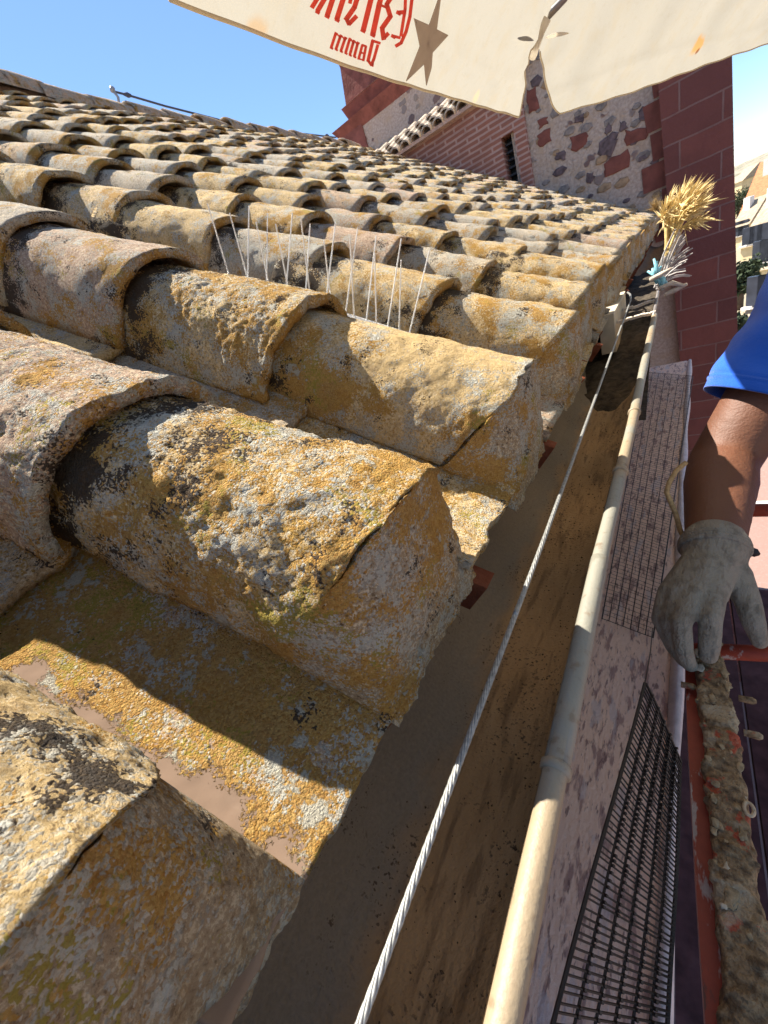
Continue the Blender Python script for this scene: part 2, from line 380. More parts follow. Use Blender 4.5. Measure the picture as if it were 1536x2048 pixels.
# red clay shims bedded beneath the plugs
for ci in range(1, len(ycol)-1):
    yc = ycol[ci]
    if yc > 5.5: break
    if ci == 2: continue
    mb = MB()
    for sg, sz in ((1, random.uniform(.014, .022)), (-1, random.uniform(.008, .014))):
        c = yc+sg*(.073 if sg > 0 else .066); P = []; lo = -.067+random.uniform(-.006, .003) if sg > 0 else -.056
        for hh, dl in ((-.160, .004), (-.122, 0)):
            for (a, b) in ((lo, -.5), (lo, .5), (.0, .5), (.0, -.5)): P.append(roofp(a+dl, c+b*sz, hh))
        mb.add(np.array(P).reshape(-1, 3), [(3, 2, 1, 0), (4, 5, 6, 7), (0, 1, 5, 4), (1, 2, 6, 5), (2, 3, 7, 6), (3, 0, 4, 7)], tint=.5, lich=.2, dark=0, bare=0)
    mb.build('brick_shim', M_CLAY, roof)
# bedding under the tiles and the ridge
M_BED = simple('lime bedding', (.24, .18, .13), .95, .3, 30, .004)
mb = MB(); s = np.array([-.02, RIDGE_S+.1]); y0 = -1.2
P = [roofp(-.015, y0, -.165), roofp(-.015, YEND, -.165), roofp(RIDGE_S, YEND+RIDGE_S*.137, -.165), roofp(RIDGE_S, y0, -.165)]
P = [np.array([p[0], min(p[1], YEND), p[2]]) for p in P]
mb.hexa([p-np.array([0, 0, .05]) for p in P]+P); mb.build('bedding', M_BED, roof)
for i in range(21):     # ridge caps
    ya = -.4+i*.30
    c0 = np.array([-3.21+.01*math.sin(i), ya, 1.83+ .006*math.sin(i*2.1)]); up = .1*min(1, max(0, (2.25-ya)/1.0))
    th = np.linspace(-.25, PI+.25, 13); V = []
    for q, (yy, r) in enumerate(((ya-.03, .105), (ya+.16, .098), (ya+.31, .09))):
        for a in th: V.append([c0[0]+r*math.cos(a)*1.15, yy, c0[2]+up+r*.8*math.sin(a)-.01*q])
    V = np.array(V); n = len(V); V = np.concatenate([V, V-[0, 0, .016]])
    V[:, 2] += .006*fbm(V, 20, 2, i)
    Fc = grid_faces(3, 13)+grid_faces(3, 13, n, True)+[(j, j+1, n+j+1, n+j) for j in range(12)]
    m = len(V)
    if ya < YEND-.2: mesh('ridge_tile', V, Fc, M_TILE, roof, True, dict(tint=np.full(m, .6), lich=np.full(m, .5), dark=np.full(m, .15), bare=np.zeros(m)))
mb = MB(); 
P = [np.array([-3.13, -.4, 1.60]), np.array([-3.13, YEND, 1.60]), np.array([-3.32, YEND, 1.60]), np.array([-3.32, -.4, 1.60])]
T = [np.array([-3.15, -.4, 1.88]), np.array([-3.15, YEND, 1.85]), np.array([-3.29, YEND, 1.85]), np.array([-3.29, -.4, 1.88])]
mb.hexa(P+T); mb.build('ridge_mortar', M_BED, roof)
mb = MB()  # far pitch behind the ridge
P = [np.array([-3.3, -1.2, 1.80]), np.array([-3.3, YEND, 1.80]), np.array([-6.4, YEND, -.2]), np.array([-6.4, -1.2, -.2])]
mb.hexa([p-np.array([0, 0, .06]) for p in P]+P); mb.build('rear_pitch', M_BED, roof)
M_PLAST = simple('old lime plaster', (.36, .26, .22), .95, .3, 6, .006)
# house wall carrying the roof
house = empty('plastered_house', 'plastered house wall below the tiled eave', 'house')
mb = MB(); mb.box((-3.41, 2.29, -3.85), (6.28, 6.96, 7.0)); mb.build('wall', M_PLAST, house)
# ------------------------------------------------------------------ gutter
m = NM('weathered gutter', .8)
n1 = m.noise(9, 5, vec=m.scaled((3, .9, 3))); n2 = m.noise(60, 5, vec=m.scaled((1.6, .5, 1))); n3 = m.noise(300, 3); n4 = m.noise(16, 4)
sx = m.nd('ShaderNodeSeparateXYZ'); m.L(m.pos, sx.inputs[0])
base = m.mix(n2, (.26, .165, .075), (.42, .28, .14))
base = m.mix(m.mul(m.step(n1, .5, .66), .6), base, (.40, .28, .15)); base = m.mix(m.mul(m.step(m.noise(30, 5, vec=m.scaled((3, .5, 3))), .5, .66), .6), base, (.12, .07, .032))
edge = m.add(m.mul(m.m2('SUBTRACT', n4, .5), .035), sx.outputs[0])
base = m.mix(m.step(m.add(edge, m.mul(m.m2('SUBTRACT', n1, .5), .05)), -.160, -.190), base, m.mix(n3, (.15, .135, .105), (.27, .245, .20)))
spots = m.mul(m.step(n3, .56, .66), m.step(m.noise(22, 3, vec=m.scaled((1, .5, 1))), .48, .62))
base = m.mix(m.mul(spots, .9), base, (.05, .033, .02)); m.col(base); m.bump(m.add(n3, m.mul(n2, .7)), .0025, .8)
M_GUT = m.m
gutter = empty('roof_gutter', 'long brown stained half round gutter beneath the tile eave', 'gutter')
prof = [(-.222, -.20), (-.222, -.30), (-.205, -.352), (-.172, -.376), (-.132, -.381), (-.097, -.371), (-.074, -.342), (-.064, -.30), (-.0625, -.240)]
prof = np.array(prof); tt = np.linspace(0, 1, 40); pl = np.linspace(0, 1, len(prof))
px_ = np.interp(tt, pl, prof[:, 0]); pz_ = np.interp(tt, pl, prof[:, 1])
for _ in range(3): px_[1:-1] = (px_[:-2]+px_[1:-1]*2+px_[2:])/4; pz_[1:-1] = (pz_[:-2]+pz_[1:-1]*2+pz_[2:])/4
ny = 260; yv = np.linspace(-.45, 5.6, ny)**1.0
def lipx(y): return np.interp(y, [-.5, .3, .6, 1.2, 2.2, 5.6], [0, .001, .006, .010, .012, .010])
G = np.zeros((ny, 40, 3))
for i, y in enumerate(yv): G[i, :, 0] = px_+lipx(y)*tt; G[i, :, 1] = y; G[i, :, 2] = pz_
G = G.reshape(-1, 3); G[:, 2] += .004*fbm(G, 14, 3, 31)*np.tile(np.sin(tt*PI), ny)
Q = G.copy().reshape(ny, 40, 3); Q[:, :, 2] -= .003; Q[:, :, 0] += np.interp(tt, [0, .5, 1], [-.003, 0, .003]); Q = Q.reshape(-1, 3)
mesh('trough', np.concatenate([G, Q]), grid_faces(ny, 40, 0, True)+grid_faces(ny, 40, ny*40), M_GUT, gutter, True)
m = NM('painted roll edge', .55)
n1 = m.noise(14, 4, vec=m.scaled((2, .7, 2))); n2 = m.noise(120, 5); n3 = m.noise(400, 3)
base = m.mix(n1, (.165, .16, .13), (.26, .245, .195)); base = m.mix(m.mul(m.step(m.noise(7, 3, vec=P2) if False else m.noise(8, 4), .46, .58), .75), base, m.mix(n2, (.24, .17, .095), (.34, .25, .145)))
base = m.mix(m.mul(m.step(m.add(m.mul(n2, .6), m.mul(m.noise(16, 4), .4)), .53, .64), .6), base, (.13, .08, .04)); m.col(base); m.bump(n3, .0006, .6); M_ROLL = m.m
ys = np.linspace(-.45, 1.32, 90)
pc = np.stack([-.0565+lipx(ys), ys, -.2435+.0007*np.sin(ys*9)], 1)
mb = MB(); mb.tube(pc, .0065+.0002*np.sin(ys*31), 20)
for yj in (.115, .46, .64): mb.tube(np.array([[-.0565+lipx(yj), yj+q, -.2435] for q in (-.003, -.002, .002, .003)]), [.0068, .0082, .0082, .0068], 20)
mb.tube(np.array([[-.0565+lipx(y), y, -.2435] for y in np.linspace(.112, .30, 6)]), .0069, 20)
mb.build('rolled_edge', M_ROLL, gutter, True)
ys = np.linspace(1.30, 5.6, 50); mb = MB(); mb.tube(np.stack([-.047+0*ys, ys, -.2405+0*ys], 1), .004, 8); mb.build('thin_lip', simple('dull zinc', (.22, .20, .19), .5, .2, 30, 0, metal=.3), gutter, True)
# small strap brackets over the gutter
M_STRAP = simple('bleached strap', (.55, .47, .38), .8, .25, 90, .001)
for yb in (1.34, 1.52):
    mb = MB(); xs = np.linspace(-.13, -.046, 12)
    pts = np.stack([xs, np.full(12, yb)+.008*rng.standard_normal(12)*.3, -.243+.006*rng.random(12)], 1); [mb.box((pts[k]+pts[k+1])/2, (.011, .016, .006)) for k in range(11)]; mb.build('strap', M_STRAP, gutter)
mb = MB(); mb.box((-.150, 1.46, -.255), (.035, .36, .10)); mb.build('end_plate', simple('cream plate', (.46, .40, .30), .7, .15, 30), gutter)
# black shadow of the far gutter is a dark sheet, built further down
# grit and lichen crumbs washed into the gutter
mb = MB(); pzi = lambda x: np.interp(x, px_, pz_)
ico = np.array([[0, 0, 1], [.9, 0, .1], [0, .9, -.1], [-.9, 0, .1], [0, -.9, 0], [0, 0, -.6]]); icf = [(0, 1, 2), (0, 2, 3), (0, 3, 4), (0, 4, 1), (5, 2, 1), (5, 3, 2), (5, 4, 3), (5, 1, 4)]
for i in range(1500):
    y = random.uniform(-.25, 1.0); x = random.gauss(-.110+.012*math.sin(y*9), .026) if random.random() < .6 else random.uniform(-.19, -.08)
    if not -.20 < x < -.075: continue
    r_ = random.choice([.0004, .0005, .0006, .0008, .0012]); mb.add(ico*r_*(1+.4*rng.standard_normal((6, 1)))+np.array([x, y, pzi(x)+.0055]), icf)
tag(mb.build('gutter_grit', simple('dark grit', (.09, .06, .035), .95, .6, 300), None), 'scattered dark grit and crumbs on the gutter floor', 'grit', kind='stuff')
# ------------------------------------------------------------------ steel wire rope
M_WIRE = simple('galvanised strand', (.27, .27, .255), .5, .3, 300, 0, metal=.5, spec=.5)
wire = empty('wire_rope', 'twisted grey steel wire rope stretched along the gutter', 'wire rope')
ys = np.linspace(-.45, 1.50, 1100); xw = np.interp(ys, [-.45, .3, 1.5], [-.0945, -.0955, -.109]); zw = np.interp(ys, [-.45, .3, 1.5], [-.2160, -.2155, -.2170])
wr = .0019
for k in range(6):
    ph = ys/.020*2*PI/1.6+k*2*PI/6
    pts = np.stack([xw+wr*.62*np.cos(ph), ys, zw+wr*.62*np.sin(ph)], 1)
    V, Fc = tube_geo(pts, wr*.42, 6); mesh('strand', V, Fc, M_WIRE, wire, True)
for yc in (.20, .415):
    mb = MB(); x0 = np.interp(yc, ys, xw); z0 = np.interp(yc, ys, zw); mb.tube(np.array([[x0, yc-.004, z0], [x0, yc+.004, z0]]), wr*1.06, 10)
    mb.build('binding', M_WIRE, wire, True)
mb = MB(); mb.tube(np.array([[-.109, 1.49, -.217], [-.113, 1.56, -.217], [-.118, 1.62, -.217], [-.13, 1.68, -.216]]), .0028, 8); mb.build('end_hook', M_WIRE, wire, True)
# ------------------------------------------------------------------ ledge below the gutter
m = NM('mottled limewash', .85)
st = m.scaled((85, 20, 80)); n1 = m.noise(1, 4, .6, vec=st); n2 = m.noise(2.6, 4, .6, vec=st); n3 = m.noise(160, 3)
base = m.mix(n3, (.80, .59, .47), (.90, .70, .57)); base = m.mix(m.mul(m.step(n1, .52, .62), .75), base, (.28, .17, .17)); base = m.mix(m.mul(m.step(n2, .56, .66), .75), base, (.17, .10, .105))
base = m.mix(m.mul(m.step(m.noise(.7, 3, vec=st), .58, .64), .6), base, (.58, .54, .56)); m.col(base); m.bump(m.add(n3, n2), .002, .7); M_LEDGE = m.m
ledge = empty('wall_ledge', 'pink mottled limewashed ledge running below the gutter', 'ledge')
ZL = -.60
yy = np.linspace(-.5, 2.1, 60); ri = np.interp(yy, [-.5, .1, .5, 1.0, 1.5, 2.1], [-.025, -.016, -.002, .006, .024, .045])
V = []; 
for y, r in zip(yy, ri): V += [[-.2, y, ZL-.12], [-.2, y, ZL], [r-.016, y, ZL], [r-.004, y, ZL-.004], [r-.002, y, ZL-.12]]
mesh('slab', V, [(i*5+j, i*5+(j+1) % 5, (i+1)*5+(j+1) % 5, (i+1)*5+j) for i in range(59) for j in range(5)]+[(0, 4, 3, 2, 1), (295, 296, 297, 298, 299)], M_LEDGE, ledge)
mb = MB(); mb.tube(np.stack([ri-.002, yy, np.full(60, ZL-.002)], 1), .0075+.002*np.sin(yy*17), 8); mb.build('mortar_edge', simple('pale mortar', (.52, .47, .47), .9, .2, 60, .002), ledge, True)
# ------------------------------------------------------------------ mesh panels
M_GRID = simple('black plastic mesh', (.022, .017, .014), .5, .3, 200)
def grid_panel(name, label, Q, nl, nc, rl, rc, knots=False):
    root = empty(name, label, 'mesh panel'); A, B, C, D = [np.array(q) for q in Q]   # A far-left, B far-right, C near-right, D near-left
    def bil(u, v): return (A*(1-u)+B*u)*(1-v)+(D*(1-u)+C*u)*v
    nrm = _n(np.cross(B-A, D-A)); nrm = nrm if nrm[2] > 0 else -nrm
    mb = MB()
    for i in range(nl+1):
        u = i/nl; mb.tube(np.array([bil(u, v)+nrm*(.0008*math.sin(v*7+u*5)) for v in np.linspace(0, 1, 16)]), rl*(1.5 if i in (0, nl) else 1), 5)
    for j in range(nc+1):
        v = min(1, max(0, (j+random.uniform(-.22, .22)*(0 < j < nc))/nc)); mb.tube(np.array([bil(u, v)+nrm*(rl*.8+.0008*math.sin(v*7+u*5)) for u in np.linspace(0, 1, 6)]), rc*(1.8 if j in (0, nc) else 1), 4)
        if knots:
            for i in range(1, nl):
                p = bil(i/nl, v)+nrm*rl; mb.tube(np.array([p-nrm*.001, p+nrm*.0022]), rl*1.15, 5)
    mb.build('lattice', M_GRID, root)
    return root
z1 = ZL+.012
grid_panel('mesh_panel', 'flat fine black mesh panel lying along the pink ledge', [on_z(1293, 745, z1), on_z(1386, 752, z1), on_z(1306, 1275, z1-.012+.006), on_z(1204, 1238, z1+.006)], 7, 130, .0008, .00042)
a, b = on_z(1290, 1366, -.43), on_z(1362, 1525, -.475)
c, d = on_z(1333, 2150, -.50), on_z(1078, 2150, -.425)
g = grid_panel('mesh_panel', 'tilted coarse black mesh panel with knobbed strands, nearest the camera', [a, a+(b-a)*1.0, c, d], 6, 60, .0011, .0008, True)
mb = MB(); p0 = on_z(1306, 1275, z1); p1 = a
mb.tube(np.array([p0+[0, 0, .02], p0*.6+p1*.4, p1]), .0008, 5); tag(mb.build('tie_wire', M_GRID, None), 'thin black tie wire hanging between the two mesh panels', 'wire')
# ------------------------------------------------------------------ bird spikes
m = NM('clear plastic', .12); m.col((.9, .9, .88)); m.val('Transmission Weight', .55); m.val('IOR', 1.35); m.val('Specular IOR Level', .6); M_CLEAR = m.m
spk = empty('bird_spike_strip', 'clear plastic bird spike strip standing between two rows of tiles', 'bird spikes')
mb = MB()
for q in range(2):
    P = []
    for hh in (-.088, -.084):
        for (a, b) in ((.20+q*.2, -.020), (.20+q*.2, .020), (.385+q*.2, .020), (.385+q*.2, -.020)): P.append(roofp(a, .622+b, hh+.007))
    mb.hexa(P)
mb.build('base', M_CLEAR, spk)
V, Fc = tube_geo([[0, 0, 0], [0, 0, .06], [0, 0, .115]], [.0013, .0012, .0010], 6)
pm = bpy.data.meshes.new('spike'); pm.from_pydata(V.tolist(), [], Fc); pm.materials.append(M_CLEAR); first = None
for i in range(9):
    s = .215+i*.039
    for sg, ln in ((-1, 1.0), (1, 1.0)):
        o = bpy.data.objects.new('spike', pm); COL.objects.link(o); o.parent = spk
        b = roofp(s, .622+sg*.018, -.078)
        dirv = _n(NN*1.0+np.array([0, 1, 0])*(.26*sg+.06+random.uniform(-.03, .03))+U*random.uniform(-.06, .06)+np.array([0, 0, .25]))
        o.location = b; o.rotation_euler = Vector(dirv).to_track_quat('Z', 'Y').to_euler(); o.scale = (1, 1, ln*random.uniform(.9, 1.08))
# ------------------------------------------------------------------ ridge wire
M_CABLE = simple('dark cable', (.06, .07, .10), .6, .2, 50)
rw = empty('ridge_wire', 'thin dark wire on a short bent post along the roof ridge', 'wire')
pb = on_x(238, 206, -3.2); pt = on_x(228, 183, -3.2)
mb = MB(); mb.tube(np.array([pb-[0, 0, .12], pb, (pb+pt)/2+[0, .012, 0], pt]), .010, 7); mb.tube(np.array([pt-[0, .01, 0], pt+[0, .0, .02]]), .017, 8); mb.build('post', simple('post metal', (.28, .30, .33), .5, .2, 40), rw, True)
mb = MB(); qs = [pt]+[on_x(px, py, -3.2) for px, py in ((255, 190), (330, 212), (440, 240), (560, 262), (672, 275))]
mb.tube(np.array(qs), .007, 6); mb.build('cable', M_CABLE, rw, True)
for px, py in ((255, 190), (654, 271)):
    p = on_x(px, py, -3.2); mb = MB(); mb.tube(np.array([p-[0, .03, 0], p, p+[0, .03, 0]]), [.008, .016, .008], 7); mb.build('clip', M_CABLE, rw, True)
# ------------------------------------------------------------------ church tower beyond the roof
def brick_mat(name, c1, c2, mort, bw, bh, ms, scale=1., off=.5, bump=.004, blot=.35):
    m = NM(name, .9); sp = m.nd('ShaderNodeSeparateXYZ'); m.L(m.pos, sp.inputs[0]); cb = m.nd('ShaderNodeCombineXYZ')
    m.L(m.add(sp.outputs[0], m.mul(sp.outputs[1], 1.0)), cb.inputs[0]); m.L(m.add(sp.outputs[2], m.mul(m.noise(3, 2), .02)), cb.inputs[1])
    b = m.nd('ShaderNodeTexBrick'); m.L(cb.outputs[0], b.inputs['Vector']); b.inputs['Scale'].default_value = scale; b.offset = off
    b.inputs['Brick Width'].default_value = bw; b.inputs['Row Height'].default_value = bh; b.inputs['Mortar Size'].default_value = ms; b.inputs['Mortar Smooth'].default_value = .3
    b.inputs['Color1'].default_value = (*c1, 1); b.inputs['Color2'].default_value = (*c2, 1); b.inputs['Bias'].default_value = 0; b.inputs['Mortar'].default_value = (*mort, 1)
    n = m.noise(5, 5); f = m.noise(60, 3)
    c = m.mix(m.mul(m.step(n, .45, .7), blot), b.outputs['Color'], tuple(x*.6 for x in c1)); c = m.mix(m.mul(m.step(f, .5, .8), .35), c, tuple(min(1, x*1.5) for x in c2))
    m.col(c); h = m.add(m.mul(b.outputs['Fac'], -.8), m.add(m.mul(f, .5), m.mul(m.noise(22, 5), .9))); m.bump(h, bump); return m.m
M_SAND = brick_mat('red sandstone blocks', (.20, .066, .050), (.125, .044, .038), (.235, .14, .12), .52, .212, .008, off=.42, bump=.010)
M_BRICK = brick_mat('thin red brick', (.30, .125, .085), (.25, .11, .08), (.42, .28, .24), .25, .050, .011)
M_RSTONE = simple('red sandstone', (.19, .068, .052), .9, .3, 9, .006)
M_PALE = simple('pale lime joint', (.48, .36, .32), .95, .2, 30, .004)
m = NM('rubble masonry', .95)
wv = m.nd('ShaderNodeVectorMath'); wv.operation = 'ADD'; nz = m.nd('ShaderNodeTexNoise'); nz.inputs['Scale'].default_value = 9; m.L(m.pos, nz.inputs['Vector'])
sc_ = m.nd('ShaderNodeVectorMath'); sc_.operation = 'SCALE'; m.L(nz.outputs['Color'], sc_.inputs[0]); sc_.inputs['Scale'].default_value = .13
m.L(m.pos, wv.inputs[0]); m.L(sc_.outputs[0], wv.inputs[1]); vv = m.scaled((6.0, 6.0, 9.5), wv.outputs[0])
dcell = m.voro(1, vv); ccol = m.voro(1, vv, 'Color'); sepc = m.nd('ShaderNodeSeparateColor'); m.L(ccol, sepc.inputs[0])
f1 = m.noise(40, 5); f2 = m.noise(7, 4); f3 = m.noise(150, 3)
base = m.mix(m.step(f1, .25, .75), (.33, .26, .21), (.52, .43, .36)); base = m.mix(m.mul(m.step(f2, .5, .7), .6), base, (.42, .31, .21)); base = m.mix(m.mul(m.step(f3, .55, .7), .4), base, (.2, .16, .14))
stone = m.ramp(sepc.outputs[0], (0, (.13, .10, .10)), (.35, (.2, .12, .10)), (.7, (.24, .20, .18)), (1, (.30, .25, .20)))
sel = m.mul(m.step(sepc.outputs[1], .50, .52), m.step(dcell, .40, .30)); base = m.mix(sel, base, stone); m.col(base)
m.bump(m.add(m.mul(f1, 1), m.mul(sel, .6)), .012); M_RUB = m.m
YT = 5.80
tower = empty('church_tower', 'dark red church tower with rubble panel and sandstone block buttress behind the roof', 'tower', (0, YT, -8))
def child(mb_or_o, parent):
    return mb_or_o
def put(o, root):
    o.parent = root; o.matrix_parent_inverse = Matrix.Translation(root.location).inverted(); return o
def bat(x, z): return x-.060*z*(YT/5.2)/1.1
xl = on_y(1330, 300, YT-.12)[0]; xr = on_y(1468, 300, YT-.12)[0]; zc = on_y(1468, 300, YT-.12)[2]
def xb(x, z): return x-.055*(z-zc)
mb = MB(); P = []
for z in (-8, 4.2):
    for (x, y) in ((xb(xl, z), YT-.12), (xb(xr, z), YT-.12), (xb(xr, z), YT+2.3), (xb(xl, z), YT+2.3)): P.append((x, y, z))
mb.hexa(P); put(mb.build('stone_buttress', M_SAND), tower)
mb = MB(); P = []
for z in (-8, 4.2):
    for (x, y) in ((-1.42, YT), (xb(xl, z)+.02, YT), (xb(xl, z)+.02, YT+2), (-1.42, YT+2)): P.append((x, y, z))
mb.hexa(P); put(mb.build('rubble_wall', M_RUB), tower)
def stone_poly(px, dep, mat, name, root, y=YT, th=.03):
    C = [on_y(a, b, y) for a, b in px]; c = np.mean(C, 0); pts = []
    for i, p in enumerate(C):
        q = C[(i+1) % len(C)]
        for t in (0, .33, .66): 
            v = p*(1-t)+q*t; pts.append(v+(.008*rng.standard_normal(3))*[1, 0, 1])
    n = len(pts); F0 = [p-[0, dep, 0] for p in [c+(p-c)*.88 for p in pts]]; V = [p+[0, th, 0] for p in pts]+[p-[0, dep*.4, 0] for p in pts]+F0+[c-[0, dep*1.15, 0]]
    Fc = [(i, (i+1) % n, n+(i+1) % n, n+i) for i in range(n)]+[(n+i, n+(i+1) % n, 2*n+(i+1) % n, 2*n+i) for i in range(n)]+[(2*n+i, 2*n+(i+1) % n, 3*n) for i in range(n)]
    return put(mesh(name, V, Fc, mat, None, False), root)
M_DST = simple('dark field stone', (.12, .09, .095), .9, .45, 25, .008)
for px, mt in [([(1140, 275), (1172, 262), (1176, 290), (1142, 304)], M_RSTONE), ([(1250, 262), (1292, 254), (1296, 278), (1252, 290)], M_RSTONE), ([(1206, 332), (1258, 300), (1262, 330), (1212, 350)], M_RSTONE),
               ([(1072, 270), (1100, 255), (1104, 280), (1076, 296)], M_RSTONE), ([(1074, 240), (1094, 232), (1098, 248), (1078, 258)], M_RSTONE), ([(1052, 185), (1072, 172), (1078, 215), (1060, 228)], M_RSTONE),
               ([(1195, 290), (1215, 272), (1236, 280), (1222, 312), (1200, 312)], M_DST), ([(1238, 242), (1252, 240), (1254, 258), (1240, 262)], M_DST), ([(1208, 262), (1220, 244), (1224, 262), (1212, 272)], M_DST), ([(1276, 318), (1292, 306), (1296, 316), (1280, 326)], M_DST),
               ([(1110, 306), (1130, 302), (1134, 318), (1112, 322)], M_DST), ([(1148, 236), (1166, 228), (1168, 244), (1150, 246)], M_DST), ([(1276, 222), (1304, 206), (1306, 232), (1280, 244)], M_DST), ([(1172, 348), (1186, 344), (1188, 362), (1174, 366)], M_DST)]:
    stone_poly(px, .012, mt, 'stone', tower)
M_TST = simple('tan field stone', (.30, .21, .13), .9, .4, 25, .008); M_GST = simple('grey field stone', (.22, .19, .17), .9, .4, 25, .008)
used = []
for _ in range(900):
    if len(used) >= 78: break
    cx_, cz_, r_ = random.uniform(-1.15, xl-.06), random.uniform(-.1, 1.7), random.uniform(.022, .062)
    if any((cx_-a)**2+(cz_-b)**2 < (r_+c+.012)**2 for a, b, c in used): continue
    used.append((cx_, cz_, r_)); k = random.randint(5, 8); th0 = random.random()*6; C = [(cx_+r_*1.25*math.cos(th0+2*PI*i/k)*random.uniform(.75, 1.1), cz_+r_*.8*math.sin(th0+2*PI*i/k)*random.uniform(.75, 1.1)) for i in range(k)]
    V = [(x, YT+.03, z) for x, z in C]+[(x, YT-.005, z) for x, z in C]+[(cx_+(x-cx_)*.8, YT-.011, cz_+(z-cz_)*.8) for x, z in C]; Fc = [(i, (i+1) % k, k+(i+1) % k, k+i) for i in range(k)]+[(k+i, k+(i+1) % k, 2*k+(i+1) % k, 2*k+i) for i in range(k)]+[tuple(range(2*k, 3*k))]
    put(mesh('stone', V, Fc, random.choice([M_TST, M_GST, M_TST, M_DST, M_GST, M_GST])), tower)
for i in range(12):   # toothed quoins where rubble meets the buttress
    z = -.35+i*.235; wdt = (.13, .05, .19, .09)[i % 4]; mb = MB(); x1 = xb(xl, z)
    mb.hexa([(x1-wdt+.02*random.random(), YT-.014, z), (x1-.002, YT-.014, z), (x1-.002, YT+.1, z), (x1-wdt, YT+.1, z), (x1-wdt-.02*random.random(), YT-.014, z+.215), (x1-.002, YT-.014, z+.215), (x1-.002, YT+.1, z+.215), (x1-wdt, YT+.1, z+.215)])
    put(mb.build('quoin', M_RSTONE), tower)
# brick annex with its slot window
annex = empty('brick_annex', 'narrow pink brick wall with a slot window against the tower', 'annex', (-1.8, YT, -2))
xc = on_y(1062, 330, YT-.05)[0]; zt = on_y(822, 303, YT)[2]
s0 = on_y(1031, 258, YT-.06); s1 = on_y(1052, 345, YT-.06)
sx0 = xc-.265; sx1 = xc-.125; sz1 = s0[2]; sz0 = -.3
mb = MB(); Ya = YT-.05
mb.box(((-3.9+sx0)/2, Ya+.35, zt/2-1), (sx0+3.9, .7, zt+2)); mb.box(((sx1+xc)/2, Ya+.35, zt/2-1), (xc-sx1, .7, zt+2))
mb.box(((sx0+sx1)/2, Ya+.352, (zt+sz1)/2), (sx1-sx0, .7, zt-sz1)); put(mb.build('brick_wall', M_BRICK), annex)
mb = MB(); mb.box(((sx0+sx1)/2, Ya+.42, 0), (sx1-sx0, .4, sz1*2)); w_ = put(mb.build('slot_window', simple('dark opening', (.012, .014, .02), .6, .2, 20)), annex)
mb = MB()
for i in range(12): mb.box(((sx0+sx1)/2, Ya+.16, sz1-.06-i*.07), (sx1-sx0-.004, .06, .018))
o = mb.build('louvre', simple('grey louvre', (.05, .055, .07), .6, .3, 20)); put(o, annex)
M_OLDT = simple('pale old tile', (.46, .38, .29), .9, .4, 22, .006)
for r_, (yo, zo) in enumerate(((-.13, .03), (-.05, .085), (.06, .15))):
    mb = MB()
    for i in range(17):
        x = xc+.02-i*.148+(.07 if r_ % 2 else 0); th = np.linspace(0, PI, 7); V = []
        for yy, rr in ((0, .062), (.26, .05)):
            for a in th: V.append((x+rr*math.cos(a), Ya+yo+yy, zt+zo+yy*.42+rr*math.sin(a)))
        V = np.array(V); mb.add(np.concatenate([V, V-[0, 0, .018]]), grid_faces(2, 7)+grid_faces(2, 7, 14, True)+[(j, j+1, 15+j, 14+j) for j in range(6)])
    put(mb.build('eave_tile_course', M_OLDT), annex)
mb = MB(); mb.hexa([(-3.9, Ya-.08, zt), (xc+.02, Ya-.08, zt), (xc+.02, Ya+.7, zt), (-3.9, Ya+.7, zt), (-3.9, Ya-.08, zt+.03), (xc+.02, Ya-.08, zt+.03), (xc+.02, Ya+.7, zt+.36), (-3.9, Ya+.7, zt+.36)]); put(mb.build('eave_bed', M_PALE), annex)
# corniced turret
YB = 6.75
tur = empty('corniced_turret', 'red stone turret with moulded cornices left of the brick annex', 'turret', (-3, YB, -2))
xe = lambda px, py: on_y(px, py, YB)
x0 = xe(690, 300)[0]; 
mb = MB(); mb.box(((x0+.06-1.3)/2, YB+.8, 0), (-1.3-x0-.06, 1.6, 2*xe(700, 262)[2])); put(mb.build('shaft', M_RUB), tur)
mb = MB(); mb.box((x0+.20, YB+.1, 0), (.40, .24, 2*xe(700, 258)[2])); put(mb.build('corner_pier', M_RSTONE), tur)
def tier(p_bot, p_top, name, mat, ext=0):
    a, b = xe(*p_bot), xe(*p_top); P = []
    for (x, z, yy) in ((a[0], a[2], YB-(x0-a[0])), (b[0], b[2], YB-(x0-b[0]))):
        for (xx, y) in ((x, yy), (-1.2, yy), (-1.2, YB+1.5), (x, YB+1.5)): P.append((xx, y, z))
    q = MB(); q.hexa(P); put(q.build(name, mat), tur)
tier((700, 300), (670, 268), 'cornice_cove', M_RSTONE)
tier((670, 268), (686, 247), 'cornice_lip', M_RSTONE)
tier((686, 247), (690, 242), 'joint', M_PALE); tier((690, 242), (676, 218), 'cornice_block', M_RSTONE)
tier((675, 218), (679, 211), 'joint', M_PALE); tier((681, 211), (664, 130), 'cornice_block', M_RSTONE); tier((664, 130), (620, 20), 'cornice_block', M_RSTONE)
